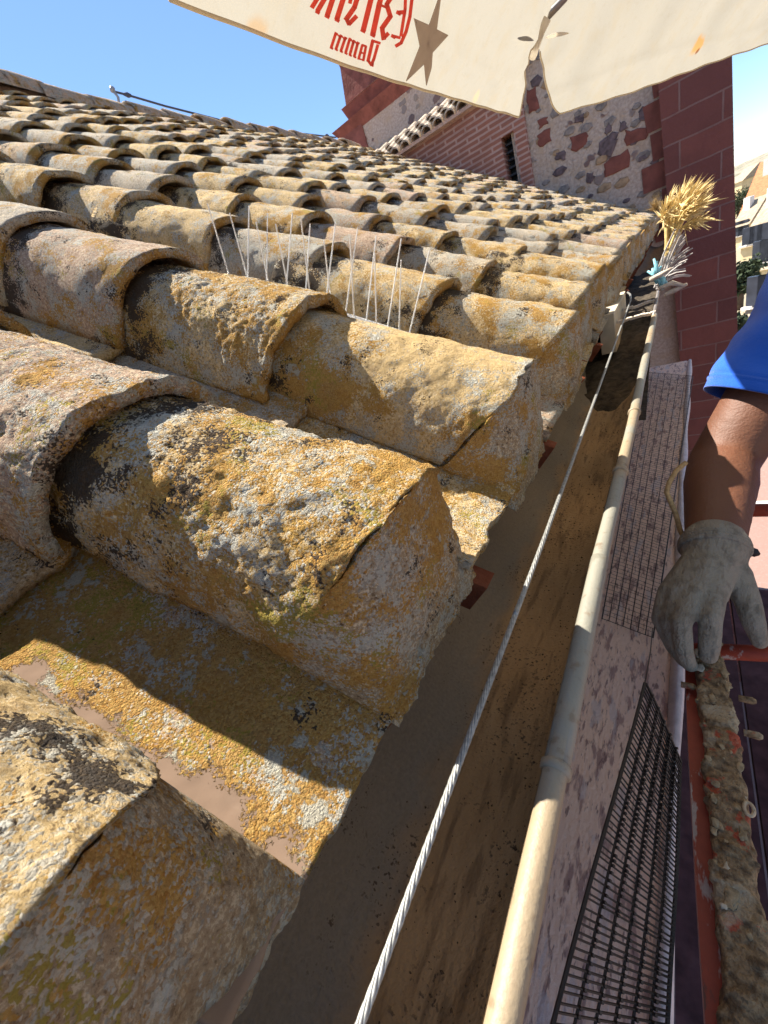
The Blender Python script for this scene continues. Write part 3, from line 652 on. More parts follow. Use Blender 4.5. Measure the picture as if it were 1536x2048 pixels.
# ------------------------------------------------------------------ parasol
m = NM('cream canvas', .9)
n1 = m.noise(7, 4); n2 = m.noise(420, 2); n3 = m.noise(30, 4, vec=m.scaled((1, 1, .35)))
c = m.mix(n1, (.285, .268, .222), (.33, .312, .263)); c = m.mix(m.mul(m.step(n3, .48, .72), .5), c, (.31, .27, .195)); c = m.mix(m.mul(m.step(m.noise(90, 6, .7), .52, .72), .4), c, (.27, .24, .18)); c = m.mix(m.mul(m.step(m.noise(650, 2), .4, .7), .25), c, (.28, .26, .21))
def stain(px, py, r, amt, colr, nn, p0):
    global c
    p = on_pl(px, py, p0, nn); d = m.nd('ShaderNodeVectorMath'); d.operation = 'DISTANCE'; m.L(m.pos, d.inputs[0]); d.inputs[1].default_value = tuple(p)
    v = m.add(d.outputs['Value'], m.mul(m.m2('SUBTRACT', m.noise(45, 3), .5), r*1.2)); c = m.mix(m.mul(m.step(v, r, r*.45), amt), c, colr)
ZA = .262
A = on_z(1037, 232, ZA); A2 = on_z(1112, 229, ZA); Bp = on_z(338, -2, ZA)
e1 = _n(A-Bp); e1[2] = 0; e1 = _n(e1); q = math.radians(40)
in1 = np.array([e1[1], -e1[0], 0]); v1 = in1*math.cos(q)+np.array([0, 0, math.sin(q)]); n1v = np.cross(v1, e1); n1v = n1v if n1v[0] > 0 else -n1v   # towards the inside
C0_ = on_z(1536, 85, ZA); e2 = _n(C0_-A2); in2 = np.array([e2[1], -e2[0], 0]); v2 = in2*math.cos(q)+np.array([0, 0, math.sin(q)]); n2v = np.cross(e2, v2); n2v = n2v if n2v[2] < 0 else -n2v
LS = np.linalg.norm(A-Bp)
stain(1398, 92, .022, .85, (.42, .22, .06), n2v, A2); stain(1396, 105, .008, .9, (.16, .06, .02), n2v, A2); stain(508, 58, .016, .55, (.33, .20, .08), n1v, A); stain(955, 195, .012, .5, (.5, .36, .2), n1v, A)
pr = m.b; tr = m.nd('ShaderNodeBsdfTranslucent'); m.setv(tr.inputs['Color'], c); m.col(c)
ms = m.nd('ShaderNodeMixShader'); ms.inputs[0].default_value = .55; out = m.t.nodes['Material Output']; m.L(pr.outputs[0], ms.inputs[1]); m.L(tr.outputs[0], ms.inputs[2]); m.L(ms.outputs[0], out.inputs['Surface'])
m.bump(m.add(n2, m.mul(n3, .6)), .0012, .5); M_CANVAS = m.m
def trans_mat(name, cc, f=.6):
    m = NM(name, .9); tr = m.nd('ShaderNodeBsdfTranslucent'); k = m.mix(m.noise(120, 3), tuple(x*.85 for x in cc), cc); m.setv(tr.inputs['Color'], k); m.col(k)
    ms = m.nd('ShaderNodeMixShader'); ms.inputs[0].default_value = f; m.L(m.b.outputs[0], ms.inputs[1]); m.L(tr.outputs[0], ms.inputs[2]); m.L(ms.outputs[0], m.t.nodes['Material Output'].inputs['Surface']); return m.m
M_HEM = trans_mat('canvas hem', (.66, .58, .44), .6)
par = empty('parasol', 'large cream canvas parasol with mirrored red lettering seen from underneath', 'parasol')
def wrink(a, b, c0, sgn):   # out of plane wrinkles; c0: position of the tie along the edge
    bt = (on_pl(1071, 88, Bp, n1v)-Bp)@v1; da = (a-c0)*sgn; r = np.sqrt(da**2+(b-bt)**2)+1e-4; ang = np.arctan2(b-bt, -da)
    return .0055*np.sin(ang*5+.6)*np.exp(-r/.075)*np.clip(r/.03, 0, 1)+.0045*np.sin(a*9+b*14)+.003*np.sin(a*31-b*12)*np.clip(b/.1, 0, 1)+.0016*np.sin(a*63+b*41+2*np.sin(b*30))+.004*np.exp(-((b-.045-.01*np.sin(a*8))/.010)**2)
EDGE_L = [(1035, 232), (1044, 180), (1050, 128), (1053, 104), (1072, 84), (1084, 45), (1100, 5)]
EDGE_R = [(1128, 231), (1112, 224), (1101, 203), (1091, 165), (1083, 130), (1079, 104), (1070, 92), (1078, 45), (1094, 0)]
def panel(O, e, v, nrm, L, sgn, name, round0=False):
    na, nb = 120, 60; b = np.linspace(0, .46, nb); a = np.linspace(0, 1, na)
    Bm, Am = np.meshgrid(b, a, indexing='ij')
    ep = EDGE_L if sgn > 0 else EDGE_R
    q_ = [on_pl(x, y, O, nrm)-O for x, y in ep]; eb = np.array([p@v for p in q_]); ea = np.array([p@e for p in q_]); o_ = np.argsort(eb); eb, ea = eb[o_], ea[o_]
    bs = np.linspace(eb[0], eb[-1], 80); es = np.interp(bs, eb, ea); ker = np.hanning(15); ker /= ker.sum(); es = np.convolve(np.pad(es, 7, mode='edge'), ker, 'valid'); edge = np.interp(Bm, bs, es); k_ = Bm > eb[-1]; edge = np.where(k_, es[-1]-sgn*(Bm-eb[-1])*math.cos(q)*.38, edge)
    hip = Bm*math.cos(q)*.41
    lo, hi = (hip, edge) if sgn > 0 else (edge, L-hip)
    aa = lo+(hi-lo)*Am
    sag = .006*np.sin(Am*PI)*(1-Bm/.46)
    bb = Bm-sag
    W = wrink(aa, bb, (on_pl(1071, 88, O, nrm)-O)@e, 1 if sgn > 0 else -1)
    P = O+aa[..., None]*e+bb[..., None]*v+W[..., None]*nrm
    V = P.reshape(-1, 3); o = mesh(name, V, grid_faces(nb, na), M_CANVAS, par, True)
    hem = MB(); line = P[0]; side = P[:18, 0] if sgn < 0 else P[:16, -1]
    hem.tube(np.concatenate([side[::-1], line]) if sgn < 0 else np.concatenate([line, side]), .0016, 6); hem.build('hem', M_HEM, par, True)
    return P[-1]
top1 = panel(Bp, e1, v1, n1v, LS, 1, 'valance')
top2 = panel(A2, e2, v2, n2v, LS*1.0, -1, 'valance')
# remaining sides of the canopy
ring = [Bp, A, A2+e2*LS]; ang = math.atan2(e2[0], e2[1]); 
for i in range(5):
    ang += math.radians(46.2); ring.append(ring[-1]+np.array([math.sin(ang), math.cos(ang), 0])*LS)
ctr = np.mean(ring, 0)
def innr(p): d = ctr-p; d[2] = 0; d = _n(d); return p+d*(.46*math.cos(q)/math.cos(.4))+np.array([0, 0, .46*math.sin(q)])
for i in range(2, 8):
    a, b = np.array(ring[i]), np.array(ring[(i+1) % 8]); mesh('valance', [a, b, innr(b), innr(a)], [(0, 1, 2, 3)], M_CANVAS, par)
tops = [innr(np.array(p)) for p in ring]; apex = ctr+np.array([0, 0, ZA+.46]); tops[1] = (top1[-1]+top2[0])/2; tops[0] = top1[0]; tops[2] = top2[-1]
mesh('canopy', tops+[apex], [(i, (i+1) % 8, 8) for i in range(8)], M_CANVAS, par)
mesh('canopy', [top1[-1], top2[0], apex, ], [(0, 1, 2)], M_CANVAS, par)
M_POLE = simple('grey parasol metal', (.26, .24, .22), .45, .15, 30, metal=.4)
mb = MB(); mb.tube(np.array([[ctr[0], ctr[1], -1.65], [ctr[0], ctr[1], apex[2]+.05]]), .022, 14); mb.build('pole', M_POLE, par, True)
nb_ = _n(n1v+n2v)
h0 = on_pl(1066, 112, A, n1v)+n1v*.004; h1 = on_pl(1092, 28, A, n1v)+n1v*.006; h2 = on_pl(1118, -10, A, n1v)+n1v*.012
for i in range(8):
    p = np.array(ring[i])
    if i == 1: a = h1
    elif i == 2: a = innr(p)-[0, 0, .02]
    else: a = innr(p)-[0, 0, .02]
    hub = apex-np.array([0, 0, .10]); mb = MB()
    mb.tube(np.array([a, (a+hub)/2-[0, 0, .012], hub]) if i != 1 else np.array([h1-n1v*.001, h2, (h2+hub)/2, hub]), .006, 7); mb.build('rib', M_POLE, par, True)
def onl(x, y, k): 
    p = on_pl(x, y, Bp, n1v); return p+n1v*k
M_FOLD = trans_mat('canvas fold', (.88, .83, .72), .7)
def ridge_(name, px, rad):
    P = np.array([onl(x, y, .0005) for x, y in px]); t = np.linspace(0, 1, 14); tk = np.linspace(0, 1, len(px)); Q = np.stack([np.interp(t, tk, P[:, k]) for k in range(3)], 1)
    mb = MB(); mb.tube(Q, rad*np.sin(np.clip(t*.96+.04, 0, 1)*PI)**.8+.0002, 8); return mb.build(name, M_FOLD, par, True)
P_ = np.array([onl(x, y, .004) for x, y in ((1060, 113), (1063, 104), (1068, 86), (1077, 58), (1089, 32))]); mb = MB(); mb.tube(P_, [.0075, .0085, .0085, .0092, .0100], 12); mb.build('rib_pocket', M_FOLD, par, True)
for px, rd in (([(1030, 71), (1046, 72), (1061, 75)], .0030), ([(1091, 75), (1112, 69), (1138, 66)], .0030)):
    ridge_('fold', px, rd)
# lettering (printed on the far side, so it reads mirrored from below)
M_RED = trans_mat('red print', (.98, .24, .17), .65); M_STAR = trans_mat('brown print', (.66, .58, .50), .65); M_SHD = trans_mat('print edge', (.25, .10, .07), .5)
def onv(X, Y, k=.004):
    p = on_pl(560+X/4.518, Y/4.518, Bp, n1v); r = p-Bp; a, b = r@e1, r@v1
    return Bp+a*e1+b*v1+n1v*(.0045*math.sin(a*9+b*14)+k+.003)
def poly(mb, pts, k=.004):
    P = [onv(x, y, k) for x, y in pts]; P2_ = [p+n1v*-.0012 for p in P]; n = len(P); mb.add(P+P2_, [tuple(range(n)), tuple(range(n, 2*n))[::-1]]+[(i, n+i, n+(i+1) % n, (i+1) % n) for i in range(n)])
def stroke(mb, pts, wd, k=.004):
    pts = np.array(pts, float)
    for i in range(len(pts)-1):
        a, b = pts[i], pts[i+1]; d = (b-a)/np.linalg.norm(b-a); nrm = np.array([-d[1], d[0]])*wd/2; a = a-d*wd*.22; b = b+d*wd*.22
        for j in range(4):
            p = a+(b-a)*j/4; r = a+(b-a)*(j+1)/4; poly(mb, [p+nrm, p-nrm, r-nrm, r+nrm], k+.00012*i)
def word(name, strokes, dia=()):
    mb = MB()
    for pts, wd in strokes: stroke(mb, pts, wd)
    for (x, y, r) in dia: poly(mb, [(x-r*.5, y-r), (x+r, y-r*.1), (x+r*.4, y+r), (x-r, y+r*.2)], .0047)
    return mb.build(name, M_RED, par)
S = [([(788, 332), (742, 512)], 26), ([(742, 505), (772, 548)], 24), ([(775, 545), (796, 500), (836, 372)], 22), ([(784, 330), (856, 356)], 22), ([(790, 520), (785, 560)], 14)]
S += [([(690, 366), (722, 378), (696, 505)], 18), ([(688, 366), (652, 490)], 18), ([(700, 440), (672, 432)], 14), ([(660, 488), (690, 500)], 12)]
def mm(b, t): 
    r = []
    for i, ((bx, by), (tx, ty)) in enumerate(zip(b, t)):
        r.append(([(tx, ty), (bx, by)], 19))
        if i: r.append(([(tx+6, ty-4), (t[i-1][0]-2, t[i-1][1]+16)], 13))
    return r
S += mm([(612, 462), (570, 446), (530, 428)], [(645, 345), (606, 328), (568, 308)]) + mm([(486, 410), (440, 392), (396, 376)], [(526, 296), (482, 276), (436, 254)])
word('lettering', S, [(612, 466, 14), (570, 450, 14), (530, 432, 14), (486, 414, 14), (440, 396, 14), (394, 380, 15), (436, 250, 16), (482, 272, 14), (526, 292, 14), (568, 304, 14), (606, 324, 14), (645, 341, 14)])
E_ = [([(1165, -260), (1170, -20), (1150, 130), (1112, 262), (1062, 362), (1010, 388)], 26), ([(1118, -240), (1105, 60), (1062, 300)], 24), ([(1105, 90), (1040, 92)], 34), ([(1050, 318), (990, 300)], 24), ([(1160, -260), (1010, -300)], 28),
      ([(1010, -100), (925, 10), (960, 120), (878, 222), (892, 318)], 40), ([(898, 310), (938, 275)], 32), ([(1000, -100), (960, -150)], 30),
      ([(905, -200), (790, 270)], 46), ([(880, 20), (925, 40)], 22), ([(815, -190), (700, 225)], 44), ([(770, -60), (730, -75)], 40),
      ([(690, -200), (615, 20), (532, 130)], 40), ([(536, 120), (560, 170), (630, 105)], 34), ([(680, -190), (600, -150), (570, -20)], 28),
      ([(585, -290), (448, 120)], 42), ([(500, -330), (358, 85)], 42), ([(400, -180), (268, 42)], 38), ([(340, -190), (215, 10)], 34), ([(400, -185), (335, -200)], 26)]
word('lettering', E_, [(786, 276, 26), (692, 232, 26), (446, 128, 24), (352, 92, 24), (262, 52, 22), (985, 300, 24), (1038, 92, 26)])
for o in par.children:
    if o.name.startswith('lettering'): o['label'] = 'red gothic lettering'
mb = MB(); st = [(1452, -110), (1405, 255), (1510, 310), (1365, 465), (1355, 600), (1305, 760), (1285, 565), (1110, 710), (1245, 405), (1190, 150), (1335, 215)]
c_ = (1320, 380)
for i in range(len(st)): poly(mb, [c_, st[i], st[(i+1) % len(st)]], .004)
mb.build('star_emblem', M_STAR, par)
# ------------------------------------------------------------------ scaffold
m = NM('mortar spattered steel', .85)
n1 = m.noise(38, 5, .65); n2 = m.noise(130, 4, .6); n3 = m.noise(420, 3); n4 = m.noise(24, 4)
c = m.mix(m.step(n2, .3, .7), (.085, .055, .028), (.33, .23, .12)); c = m.mix(m.mul(m.step(n1, .57, .61), .9), c, (.36, .06, .024)); c = m.mix(m.mul(m.step(n4, .54, .6), .7), c, m.mix(n3, (.34, .27, .165), (.50, .42, .29))); c = m.mix(m.mul(m.step(n2, .62, .7), .7), c, (.06, .045, .03)); m.col(c); m.bump(m.add(n2, m.mul(n3, .6)), .004); M_CRUST = m.m
m = NM('chipped red paint', .55); n1 = m.noise(40, 5, .65, vec=m.scaled((1, .35, 1))); n2 = m.noise(160, 4)
c = m.mix(n2, (.22, .03, .014), (.36, .055, .024)); c = m.mix(m.mul(m.step(n1, .57, .62), .9), c, m.mix(n2, (.30, .26, .24), (.52, .46, .42))); c = m.mix(m.mul(m.step(n1, .40, .34), .8), c, (.06, .035, .03)); m.col(c); m.bump(n1, .0012); M_REDP = m.m
rail = empty('scaffold_rail', 'mortar crusted rusty scaffold rail gripped by the gloved hand', 'scaffold rail')
ZR = -.50
cl = [on_z(px, py, ZR) for px, py in ((1414, 1285), (1424, 1345), (1444, 1500), (1467, 1700), (1487, 1880), (1506, 2060), (1534, 2400))]
cl = np.array(cl); tq = np.linspace(0, 1, 420); dd = np.r_[0, np.cumsum(np.linalg.norm(np.diff(cl, axis=0), axis=1))]; dd /= dd[-1]
cp = np.stack([np.interp(tq, dd, cl[:, k]) for k in range(3)], 1)
ns_ = 64; V = []
wid = np.interp(tq, [0, .05, .07, .12, .5, 1], [.011, .011, .0145, .0145, .0145, .0155])
for i in range(420):
    T = _n(cp[min(i+1, 419)]-cp[max(i-1, 0)]); sd = _n(np.cross(T, [0, 0, 1]))
    for j in range(ns_):
        a = 2*PI*j/ns_; V.append(cp[i]+sd*wid[i]*spow(math.cos(a), .35)*1.0+np.array([0, 0, 1])*(.016*spow(math.sin(a), .45)-.016))
V = np.array(V); N_ = V-np.repeat(cp-[0, 0, .016], ns_, 0); N_ /= np.linalg.norm(N_, axis=1)[:, None]
V = V+N_*(.0024*fbm(V, 60, 3, 3)+.0004*fbm(V, 300, 2, 6)+.0038*np.clip((fbm(V, 85, 2, 8)-.18)*6, 0, 1)*np.clip(.6+fbm(V, 150, 2, 15), 0, 1)*(N_[:, 2:3] > .2)[:, 0])[:, None]
mesh('crusted_bar', V, [(i*ns_+j, i*ns_+(j+1) % ns_, (i+1)*ns_+(j+1) % ns_, (i+1)*ns_+j) for i in range(419) for j in range(ns_)]+[tuple(range(ns_))[::-1], tuple(419*ns_+j for j in range(ns_))], M_CRUST, rail, True)
fl = np.array([on_z(px, py, ZR-.02) for px, py in ((1388, 1325), (1394, 1450), (1412, 1700), (1428, 1900), (1444, 2080), (1470, 2400))]); mb = MB()
for i in range(5):
    a, b = fl[i], fl[i+1]; mb.hexa([a+[-.009, 0, -.03], a+[.012, 0, -.03], b+[.012, 0, -.03], b+[-.009, 0, -.03], a+[-.009, 0, 0], a+[.012, 0, 0], b+[.012, 0, 0], b+[-.009, 0, 0]])
mb.build('red_flange', M_REDP, rail)
for px, py, r_ in ((1498, 1618, .0042),):
    p = on_z(px, py, ZR+.003); th = np.linspace(0, 2*PI, 17); mb = MB(); mb.tube(np.stack([p[0]+r_*np.cos(th)*.8, p[1]+r_*np.sin(th)*1.4, np.full(17, p[2])], 1), .0016, 6); mb.build('mortar_ring', simple('pale splash', (.45, .36, .24), .9, .2, 200, .001), rail, True)
M_SPL = simple('dried mortar splash', (.30, .23, .135), .95, .4, 150, .002); M_SPL2 = simple('white mortar splash', (.42, .37, .28), .95, .3, 150, .001)
for i in range(34):
    t = random.random()**.9; c_ = cp[int(t*300)]+np.array([random.uniform(-.014, .014), 0, .001+random.uniform(-.001, .001)]); bm = bmesh.new(); bmesh.ops.create_uvsphere(bm, u_segments=12, v_segments=8, radius=1); V = np.array([v.co for v in bm.verts]); Fc = [tuple(v.index for v in f.verts) for f in bm.faces]; bm.free()
    r_ = random.uniform(.0010, .0042); V = V*np.array([r_, r_*random.uniform(.8, 2.0), r_*.28]); V = V*(1+.6*fbm(V+i, 1.6/r_, 2, i))[:, None]+c_; mesh('mortar_splash', V, Fc, M_SPL if random.random() < .8 else M_SPL2, rail, True)
for px, py in ((1508, 1470), (1496, 1400), (1378, 1372)):
    p = on_z(px, py, ZR-.01); mb = MB(); mb.tube(np.array([p-[.008, 0, 0], p+[.004, 0, 0], p+[.007, 0, 0]]), [.0035, .004, .002], 8); mb.build('bolt', M_CRUST, rail, True)
M_REDT = M_REDP
def pole(name, label, a, b, r):
    mb = MB(); mb.tube(np.array([a, (np.array(a)*2+b)/3, (np.array(a)+2*np.array(b))/3, b]), r, 14); return tag(mb.build(name, M_REDP, None, True), label, 'scaffold tube', 'red scaffold tubes')
pA = on_z(1370, 1300, -.54); pB = on_z(1545, 1308, -.54); pole('scaffold_tube', 'red scaffold cross tube right under the gloved hand', pA-(pB-pA)*.0, pA+(pB-pA)*5, .0105)
pC = on_z(1500, 1022, -.62); pole('scaffold_tube', 'red scaffold cross tube beyond the forearm', pC-[.12, 0, 0], pC+[.9, .02, 0], .014)
pD = on_z(1490, 1042, -.72)
V = pA+(pB-pA)*5; pole('scaffold_tube', 'red upright scaffold post outside the cross tubes', np.array([V[0]-.02, V[1]+.05, -7.0]), np.array([V[0]-.02, V[1]+.05, .1]), .02)
V = pC+[.9, .02, 0]; pole('scaffold_tube', 'red upright scaffold post farther along the street', np.array([V[0], V[1]+.05, -7.0]), np.array([V[0], V[1]+.05, .1]), .02)
deck = empty('scaffold_deck', 'scaffold deck coloured dark as shade, carrying the worker and parasol', 'scaffold deck')
M_DECK = simple('shade toned deck plank', (.085, .042, .045), .9, .4, 18, .003)
for i in range(6): mb = MB(); mb.box((.08+i*.21, .25, -1.69), (.2, 3.3, .045)); mb.build('plank', M_DECK, deck)  # inner planks cover the street; their dark colour stands for its shade
# beige cord loop by the arm, black strap at the cuff
mb = MB(); mb.tube(np.array([at_d(px, py, .60) for px, py in ((1372, 925), (1352, 942), (1338, 965), (1333, 985), (1342, 1005), (1352, 1030), (1360, 1060), (1372, 1085))]), .0036, 7)
tag(mb.build('cord', simple('tan cord', (.34, .23, .11), .9, .3, 200), None, True), 'tan cord loop hanging beside the bare forearm', 'cord')
# ------------------------------------------------------------------ worker
DG = None
def remeshed(name, caps, vox, sm, mat, parent):
    mb = MB()
    for pts, rr in caps:
        pts = np.array(pts, float); rr = np.array(rr, float)
        for i in range(len(pts)-1):
            n = 7; q_ = np.linspace(0, 1, n)[:, None]; C_ = pts[i]*(1-q_)+pts[i+1]*q_; r_ = rr[i]*(1-q_[:, 0])+rr[i+1]*q_[:, 0]
            V, Fc = tube_geo(C_, r_, 16); mb.add(V, Fc)
        for p, r in zip(pts, rr):
            bm = bmesh.new(); bmesh.ops.create_uvsphere(bm, u_segments=16, v_segments=10, radius=r); V = np.array([v.co for v in bm.verts])+p; Fc = [tuple(v.index for v in f.verts) for f in bm.faces]; bm.free(); mb.add(V, Fc)
    o = mb.build(name, mat, None, True)
    md = o.modifiers.new('r', 'REMESH'); md.mode = 'VOXEL'; md.voxel_size = vox; md.use_smooth_shade = True
    ms_ = o.modifiers.new('s', 'SMOOTH'); ms_.factor = .5; ms_.iterations = sm
    dg = bpy.context.evaluated_depsgraph_get(); me = bpy.data.meshes.new_from_object(o.evaluated_get(dg)); o.modifiers.clear(); o.data = me
    me.polygons.foreach_set('use_smooth', [True]*len(me.polygons))
    if not me.materials: me.materials.append(mat)
    if parent: o.parent = parent
    return o
m = NM('tanned skin', .62); n1 = m.noise(16, 4); n2 = m.noise(260, 3); c = m.mix(n1, (.095, .036, .017), (.14, .054, .026)); c = m.mix(m.mul(m.step(n2, .55, .75), .25), c, (.17, .06, .03)); m.col(c); m.val('Subsurface Weight', .12); m.val('Subsurface Radius', (.01, .004, .002)); m.bump(m.add(n2, m.mul(m.noise(70, 5), 1.6)), .0012, .7); M_SKIN = m.m
m = NM('blue cotton', .9); n1 = m.noise(900, 2); n2 = m.noise(14, 4); m.col(m.mix(n2, (.006, .07, .42), (.012, .115, .60))); m.bump(m.add(n1, m.mul(n2, 4)), .0016, .8); m.val('Specular IOR Level', .15); m.val('Sheen Weight', .3); M_BLUE = m.m
m = NM('grey coated glove', .75); n1 = m.noise(22, 4); n2 = m.noise(500, 3); n3 = m.noise(60, 4); c = m.mix(n1, (.175, .158, .125), (.245, .228, .19)); c = m.mix(m.mul(m.step(n3, .48, .66), .6), c, (.10, .088, .068)); m.col(c); m.bump(m.add(n2, m.add(m.mul(n3, 3), m.mul(m.noise(34, 3, vec=m.scaled((2.2, .8, 1))), 5))), .0022, .9); M_GLOVE = m.m
per = empty('person', 'worker in a blue t-shirt and grey glove gripping the scaffold rail', 'person', (0, 0, 0))
Wr = at_d(1428, 1092, .552); El = np.array([.062, .82, -.430]); Sh = np.array([.205, 1.0, -.20]); Hd = np.array([.36, 1.0, .10])
LSh = np.array([.56, 1.08, -.20]); Hp = np.array([.40, 1.10, -.72])
body = [([Wr+(Wr-El)*.02, Wr, Wr*.6+El*.4, Wr*.3+El*.7, El, El*.6+Sh*.4, Sh], [.031, .034, .043, .050, .051, .054, .062]),
        ([Sh, (Sh+LSh)/2, LSh], [.07, .085, .07]), ([LSh, LSh+[.07, .03, -.28], LSh+[.04, -.10, -.50]], [.06, .046, .032]), ([LSh+[.04, -.10, -.50], LSh+[.03, -.13, -.58]], [.036, .03]),
        ([(Sh+LSh)/2+[0, 0, .02], Hd-[0, 0, .10]], [.06, .055]), ([Hd-[0, .02, .075], Hd, Hd+[0, .015, .045]], [.066, .084, .088]),
        ([Hd+[-.004, -.088, -.01], Hd+[-.004, -.105, -.03]], [.012, .014]), ([Hd+[-.085, .01, -.02], Hd+[-.088, .01, .01]], [.013, .015]), ([Hd+[.085, .01, -.02], Hd+[.088, .01, .01]], [.013, .015]), ([Hd+[-.03, -.078, -.075], Hd+[.03, -.078, -.075]], [.011, .011]),
        ([(Sh+LSh)/2-[0, 0, .1], (Sh+LSh)/2-[0, 0, .32], Hp], [.13, .12, .125]),
        ([Hp+[-.08, 0, 0], np.array([.32, 1.05, -1.16]), np.array([.33, 1.12, -1.58])], [.095, .06, .042]), ([Hp+[.08, 0, 0], np.array([.50, 1.06, -1.16]), np.array([.51, 1.14, -1.58])], [.095, .06, .042])]
remeshed('body', body, .0065, 6, M_SKIN, per)
o = remeshed('trousers', [([Hp+[0, 0, .06], Hp], [.145, .145]), ([Hp+[-.08, 0, 0], np.array([.32, 1.05, -1.16]), np.array([.33, 1.12, -1.58])], [.112, .08, .065]), ([Hp+[.08, 0, 0], np.array([.50, 1.06, -1.16]), np.array([.51, 1.14, -1.58])], [.112, .08, .065])], .012, 5, simple('navy work trousers', (.02, .025, .05), .9, .3, 40, .003), per)
for x in (.33, .51): remeshed('shoe', [([[x, 1.16, -1.62], [x, 1.02, -1.635], [x, .95, -1.64]], [.045, .045, .032])], .01, 4, simple('work boot', (.05, .035, .025), .8, .3, 50, .002), per)
remeshed('hair', [([Hd+[0, .03, .055], Hd+[0, .045, .0]], [.088, .088])], .008, 5, simple('dark hair', (.015, .012, .01), .7, .3, 300, .003), per)
mb = MB()
for sx_ in (-1, 1):
    bm = bmesh.new(); bmesh.ops.create_uvsphere(bm, u_segments=10, v_segments=8, radius=.0125); V = np.array([v.co for v in bm.verts])+Hd+[sx_*.032, -.080, .012]; Fc = [tuple(v.index for v in f.verts) for f in bm.faces]; bm.free()
    mesh('eye', V, Fc, simple('eye', (.5, .48, .45), .3, .1, 20), per, True)
# shirt: torso shell and an open right sleeve
ax = _n(Sh-El)
remeshed('shirt', [([Sh+[.02, .01, -.005], (Sh+LSh)/2, LSh], [.088, .108, .088]), ([(Sh+LSh)/2-[0, 0, .1], (Sh+LSh)/2-[0, 0, .32], Hp+[0, 0, .02]], [.148, .138, .145]), ([LSh, LSh+[.04, .02, -.17]], [.085, .075])], .011, 6, M_BLUE, per)
nu, nv = 90, 90; V = []; Oc = El+ax*.116; e_a = _n(np.cross(ax, [0, 0, 1])); e_b = np.cross(e_a, ax)
for side in (0, 1):
    for i in range(nv):
        t = i/(nv-1); c_ = Oc+(Sh+[.03, .02, .0]-Oc)*t
        for j in range(nu):
            a = 2*PI*j/nu; r = (.083+.018*t-(.0035 if side else 0))*(1+.05*math.cos(2*a+.5)*(1-t)); fold = .005*math.sin(3*a+7*t)*t**.5+.0045*math.sin(5*a-11*t+1.5*math.sin(2*a))*t**.5+(.0016 if .07 < t < .085 else 0)+(-.0012 if .085 < t < .11 else 0)+.002*math.sin(22*t+2*math.cos(a))
            V.append(c_+(e_a*math.cos(a)+e_b*math.sin(a))*(r+fold)-ax*(.012*math.sin(a+.7)*(1-t)))
n = nu*nv; Fc = []
for s_ in (0, 1):
    for i in range(nv-1):
        for j in range(nu):
            k = (j+1) % nu; f = (s_*n+i*nu+j, s_*n+i*nu+k, s_*n+(i+1)*nu+k, s_*n+(i+1)*nu+j); Fc.append(f if s_ else f[::-1])
Fc += [(j, (j+1) % nu, n+(j+1) % nu, n+j) for j in range(nu)]
mesh('sleeve', V, Fc, M_BLUE, per, True)
P = lambda x, y, d: at_d(x, y, d)
wr2 = P(1428, 1112, .545)
gl = [([P(1428, 1094, .553), wr2], [.0405, .037]),
      ([wr2, P(1346, 1188, .522)], [.032, .0180]), ([wr2, P(1366, 1190, .512)], [.032, .0185]), ([wr2, P(1390, 1188, .504)], [.032, .0185]), ([wr2, P(1424, 1186, .500)], [.032, .018]), ([wr2, P(1470, 1158, .523)], [.031, .020]),
      ([P(1340, 1188, .522), P(1322, 1238, .512), P(1348, 1294, .500), P(1368, 1322, .496)], [.0150, .0112, .0098, .008]),
      ([P(1358, 1190, .512), P(1341, 1244, .496), P(1362, 1306, .487), P(1380, 1330, .486)], [.0155, .0115, .0106, .0085]),
      ([P(1384, 1190, .503), P(1362, 1246, .480), P(1368, 1302, .474), P(1376, 1324, .475)], [.0155, .0112, .0100, .0085]),
      ([P(1424, 1186, .499), P(1421, 1240, .474), P(1419, 1288, .470), P(1416, 1311, .471)], [.0160, .0120, .0114, .0100]),
      ([P(1468, 1150, .525), P(1494, 1200, .503), P(1508, 1248, .490), P(1519, 1284, .486)], [.0200, .0145, .0122, .0085])]
glove = remeshed('glove', gl, .0022, 4, M_GLOVE, per)
# knit cuff and print on the back of the glove
dv = _n(wr2-Wr); mb = MB(); cc = P(1427, 1098, .551); ca = _n(np.cross(dv, [0, 0, 1])); cb = np.cross(ca, dv)
th = np.linspace(0, 2*PI, 41)
for k, (o_, r_) in enumerate(((-.010, .0372), (-.006, .0382), (-.002, .0385), (.002, .0380))):
    mb.tube(np.array([cc+dv*o_+(ca*math.cos(a)+cb*math.sin(a))*r_ for a in th]), .0033, 7, False)
mb.build('cuff', M_GLOVE, glove, True)
mb = MB(); p = P(1496, 1101, .545); mb.tube(np.array([p-[.010, 0, 0], p, p+[.008, 0, -.004], p+[.012, 0, -.006]]), [.003, .0065, .006, .002], 9); mb.build('strap_end', simple('black strap', (.012, .012, .016), .6, .2, 50), glove, True)
